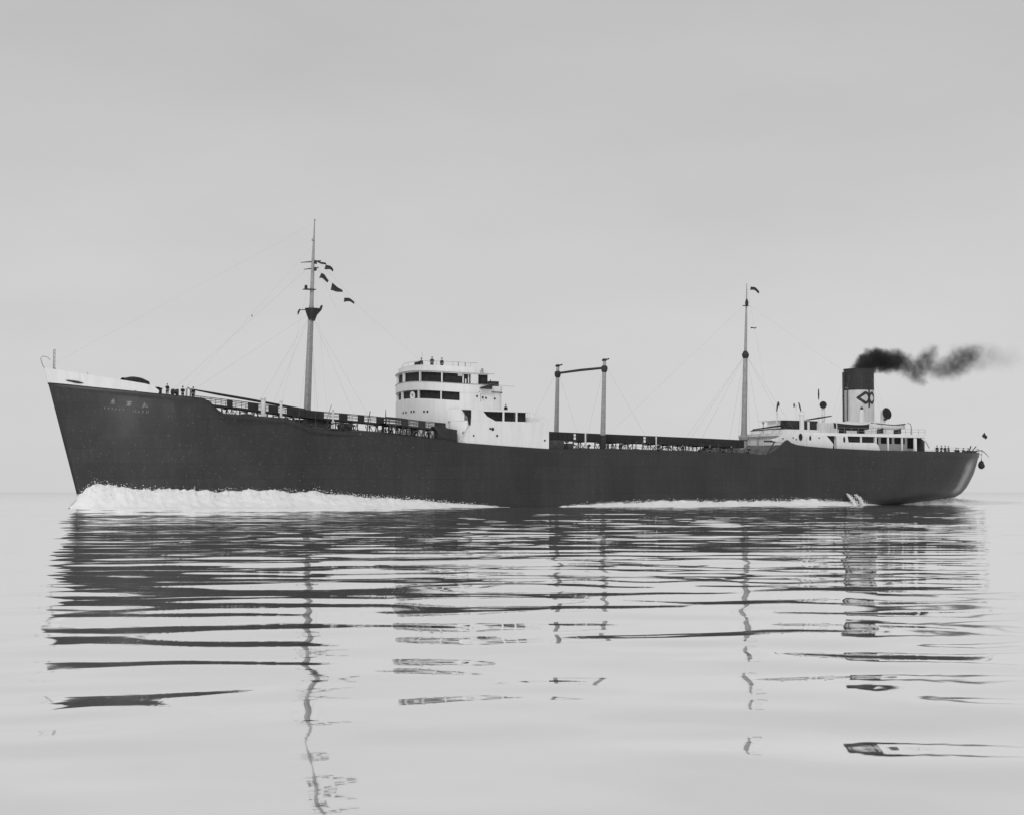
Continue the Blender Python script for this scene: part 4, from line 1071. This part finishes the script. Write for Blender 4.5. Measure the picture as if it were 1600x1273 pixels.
for i, (kd, x, lb) in enumerate(k): person(kd, x, -8.7, deckz(x), -.5 + .3 * (i % 3), lb, G4)

# ------------------------------------------------------------------ foam
def foam_mat():
    m = pmat('sea_foam', .86, rough=.9, spec=.1, var=.06, scale=.9, bump=.12, bscale=1.6)
    return m
FM = foam_mat()
def hull_y(x, z):      # port half-breadth near the waterline
    u = (x - lin(XF, z)) / (lin(XA, z) - lin(XF, z)); u = min(1, max(0, u))
    w = lin(BW, 2.9 + u * 148.1); zd = ztop(x); xd = x
    k = min(1, max(0, (xd - 30) / 90)); p = 1.35 - .85 * k
    return w + (max(bdeck(xd), w) - w) * min(1, max(0, z / zsm(xd))) ** p
def foam(name, HT, OUT, x0, x1, lab, seed=0, rough=.35, step=.3, both=False, spray=70):
    mb = MB()
    for sgn in ((-1, 1) if both else (-1,)):
        rows = []; n = int((x1 - x0) / step); K = 22
        for i in range(n + 1):
            x = x0 + (x1 - x0) * i / n
            h = lin(HT, x); o = lin(OUT, x); row = []
            jag = noise.fractal((x * .3 + seed, 3.3, sgn), .7, 2.1, 4) + .8 * max(0, noise.fractal((x * 1.9 + seed, 8.3, sgn), .6, 2.2, 4))
            hh = max(0.0, h * (1 + rough * jag) + (.1 * noise.noise((x * 2.5, seed, 1)) if h > .1 else 0))
            for k in range(K + 1):
                t = k / K
                yb = hull_y(max(x, 3.0), hh * (1 - t) * .8) - .35
                y = yb + t * (o + .9)
                z = hh * (1 - t) ** 1.6 * (1 if t > 0 else 1) - .12 * t
                nz = noise.fractal((x * .5, y * .6, seed), 1, 2, 5)
                n2 = noise.fractal((x * 1.6, y * 1.6 + z * 2, seed + 4), .7, 2.1, 4)
                z += nz * rough * (.12 + .5 * hh * (1 - t) * t * 2) + n2 * .05 * min(1, hh * 2)
                y += noise.fractal((x * 1.1, z * 1.7, seed + 9 + t * 3), .8, 2, 4) * .16 * min(1, hh)
                if t > .98: z = min(z, -.12)
                row.append((x, sgn * y, z))
            rows.append(row)
        mb.grid(rows)
        rd = random.Random(seed)
        for q in range(int((x1 - x0) * spray)):      # flying drops and torn crests
            x = x0 + (x1 - x0) * rd.random(); h = lin(HT, x); r_ = .02 + .06 * rd.random() ** 3
            if h < .15: continue
            t = rd.random() ** 2 * .5
            y = hull_y(max(x, 3.0), h * (1 - t) * .8) - .25 + t * lin(OUT, x)
            z = h * (1 - t) ** 1.6 * (.95 + .1 * rd.random()) + min(.6, rd.expovariate(1 / (.05 + .06 * h)))
            c = Vector((x, sgn * (y + .1), z))
            mb.add([c + Vector(d) * r_ for d in ((1.6, 0, 0), (-1.6, 0, 0), (0, 1, 0), (0, -1, 0), (0, 0, 1), (0, 0, -1))],
                   [(0, 2, 4), (2, 1, 4), (1, 3, 4), (3, 0, 4), (2, 0, 5), (1, 2, 5), (3, 1, 5), (0, 3, 5)])
    o = mb.build(name, FM, None, angle=180, fix=False)
    return tag(o, lab, 'foam', kind='stuff')
foam('bow_wave', [(1.5, .25), (2.2, 1.0), (2.8, 2.1), (3.4, 2.8), (4.3, 3.55), (5.3, 3.5), (8, 2.9), (14.8, 2.65), (20, 2.55), (26, 2.5), (30.4, 2.3), (31.6, 2.75), (33, 2.2), (37, 1.75), (46.5, 1.15), (53, .6), (58.5, .12), (60.5, 0)],
     [(1.5, .3), (2.2, .8), (4, 2.2), (12, 3.0), (25, 3.4), (40, 2.6), (52, 1.3), (60, .2)], 1.5, 60.5, 'white bow wave foaming along the forward half of the black hull', 1.7, .12, .2, True)
foam('hull_wash', [(66, 0), (70, .25), (78, .75), (88, .95), (98, .8), (106, 1.0), (114, 1.15), (119, .8), (122, .5), (128, .2), (131, 0)], [(66, .2), (80, 1.6), (100, 1.8), (116, 2.0), (122, 1.5), (131, .5)], 65, 131, 'low white wash along the after half of the hull', 5.1, .3, .3)
foam('stern_wash', [(135, 0), (140, .4), (146, .8), (151, .95), (155, .75), (162, .4), (170, .2)], [(135, .4), (146, 2.2), (152, 3.4), (170, 4.5)], 135, 176, 'white wake spreading from under the stern', 9.3, .3, .3)
# cooling water spouting from the ship's side
for i, (x, h, lab) in enumerate(((121.2, 1.75, 'forward one of two white water spouts against the after hull'), (122.9, 1.6, 'after one of two white water spouts against the after hull'))):
    mb = MB(); yh = -9.6
    rows = []
    for k in range(12):
        t = k / 11; r = .05 + .2 * t
        cx = .9 * t ** 1.3; cy = -.3 - 1.1 * t; cz = h * (1 - t ** 1.7) - .05
        ring = []
        for j in range(13):
            a = 2 * PI * j / 12
            d = 1 + .3 * noise.noise((t * 4, math.cos(a), math.sin(a) + i * 7))
            ring.append((cx + r * d * math.cos(a), cy + r * d * math.sin(a), cz + .12 * noise.noise((a, t * 5, i))))
        rows.append(ring)
    mb.grid(rows)
    rd = random.Random(i)
    for q in range(420):
        t = rd.random() ** .7; c = Vector((.9 * t ** 1.3 + rd.gauss(0, .06 + .22 * t), -.3 - 1.1 * t + rd.gauss(0, .1 + .2 * t), max(-.02, h * (1 - t ** 1.7) + rd.gauss(0, .05 + .12 * t)))); r_ = .02 + .07 * rd.random() ** 2
        mb.add([c + Vector(d) * r_ for d in ((1, 0, 0), (-1, 0, 0), (0, 1, 0), (0, -1, 0), (0, 0, 1.6), (0, 0, -1.6))],
               [(0, 2, 4), (2, 1, 4), (1, 3, 4), (3, 0, 4), (2, 0, 5), (1, 2, 5), (3, 1, 5), (0, 3, 5)])
    o = mb.build('water_spout', FM, None, angle=180, fix=False); o.location = (x, yh + .2, 0)
    tag(o, lab, 'water jet', 'cooling water spouts at the ship side')

# ------------------------------------------------------------------ smoke
def make_smoke():
    # blobs: x, z, radius, strength
    B = [(132.9, 22.3, 1.35, 3.0), (134.3, 23.3, 1.6, 2.8), (136.0, 24.1, 1.8, 2.4), (138.2, 24.0, 1.8, 2.0), (140.3, 23.9, 1.9, 1.5), (142.3, 23.8, 1.8, 1.1),
         (144.2, 22.8, 1.8, .7), (145.6, 21.8, 1.6, .85), (146.4, 20.9, 1.0, .7), (146.6, 23.2, 1.8, .85), (147.8, 24.7, 1.7, .8), (149.2, 25.9, 1.4, .4), (149.8, 23.1, 1.9, .42), (152, 23.0, 1.9, .48),
         (153.9, 23.6, 2.2, .55), (155.8, 24.6, 2.5, .6), (157.6, 25.5, 2.2, .55), (159.4, 26.2, 1.8, .3), (160.5, 24.6, 2.0, .14), (162.5, 25.9, 2.2, .12), (165, 25.2, 2.4, .07), (168, 25.6, 2.4, .04)]
    bm = bmesh.new()
    for x, z, r, s in B:
        q = bmesh.ops.create_icosphere(bm, subdivisions=2, radius=r * 1.6)
        for v in q['verts']: v.co += Vector((x, 0, z))
    me = bpy.data.meshes.new('smoke_src'); bm.to_mesh(me); bm.free()
    o = bpy.data.objects.new('smoke_src', me); col().objects.link(o)
    md = o.modifiers.new('r', 'REMESH'); md.mode = 'VOXEL'; md.voxel_size = .35
    dg = bpy.context.evaluated_depsgraph_get(); dg.update()
    m2 = bpy.data.meshes.new_from_object(o.evaluated_get(dg)); bpy.data.objects.remove(o)
    m = bpy.data.materials.new('smoke'); m.use_nodes = True
    n, l = m.node_tree.nodes, m.node_tree.links
    n.remove(n['Principled BSDF'])
    pv = n.new('ShaderNodeVolumePrincipled'); pv.inputs['Color'].default_value = (.13, .13, .13, 1)
    l.new(pv.outputs[0], n['Material Output'].inputs['Volume'])
    tc = n.new('ShaderNodeTexCoord')
    # turbulence: warp the coordinates, then sum soft blobs
    nw = n.new('ShaderNodeTexNoise'); nw.inputs['Scale'].default_value = .6; nw.inputs['Detail'].default_value = 5; nw.inputs['Roughness'].default_value = .6
    l.new(tc.outputs['Object'], nw.inputs['Vector'])
    sb = n.new('ShaderNodeVectorMath'); sb.operation = 'SUBTRACT'; sb.inputs[1].default_value = (.5, .5, .5); l.new(nw.outputs['Color'], sb.inputs[0])
    sc = n.new('ShaderNodeVectorMath'); sc.operation = 'SCALE'; sc.inputs['Scale'].default_value = 2.6; l.new(sb.outputs[0], sc.inputs[0])
    ad = n.new('ShaderNodeVectorMath'); ad.operation = 'ADD'; l.new(tc.outputs['Object'], ad.inputs[0]); l.new(sc.outputs[0], ad.inputs[1])
    acc = None
    for x, z, r, s in B:
        d = n.new('ShaderNodeVectorMath'); d.operation = 'DISTANCE'; l.new(ad.outputs[0], d.inputs[0]); d.inputs[1].default_value = (x, 0, z)
        mr = n.new('ShaderNodeMapRange'); mr.interpolation_type = 'SMOOTHSTEP'
        mr.inputs['From Min'].default_value = r * 1.3; mr.inputs['From Max'].default_value = r * (.35 if s > 1.2 else .05)
        mr.inputs['To Min'].default_value = 0; mr.inputs['To Max'].default_value = s
        l.new(d.outputs['Value'], mr.inputs[0])
        if acc is None: acc = mr.outputs[0]
        else:
            mx = n.new('ShaderNodeMath'); mx.operation = 'MAXIMUM'; l.new(acc, mx.inputs[0]); l.new(mr.outputs[0], mx.inputs[1]); acc = mx.outputs[0]
    n2 = n.new('ShaderNodeTexNoise'); n2.inputs['Scale'].default_value = 1.3; n2.inputs['Detail'].default_value = 4; l.new(ad.outputs[0], n2.inputs['Vector'])
    r2 = n.new('ShaderNodeMapRange'); r2.inputs['From Min'].default_value = .35; r2.inputs['From Max'].default_value = .65; r2.inputs['To Min'].default_value = .45; r2.inputs['To Max'].default_value = 1.45
    l.new(n2.outputs[0], r2.inputs[0])
    mu = n.new('ShaderNodeMath'); mu.operation = 'MULTIPLY'; l.new(acc, mu.inputs[0]); l.new(r2.outputs[0], mu.inputs[1])
    l.new(mu.outputs[0], pv.inputs['Density'])
    m2.materials.clear(); m2.materials.append(m); m2.name = 'smoke'
    o = bpy.data.objects.new('funnel_smoke', m2); col().objects.link(o)
    tag(o, 'dark coal smoke trailing aft from the black topped funnel', 'smoke', kind='stuff')
make_smoke()
scene.cycles.volume_step_rate = .5 if hasattr(scene, 'cycles') else 1
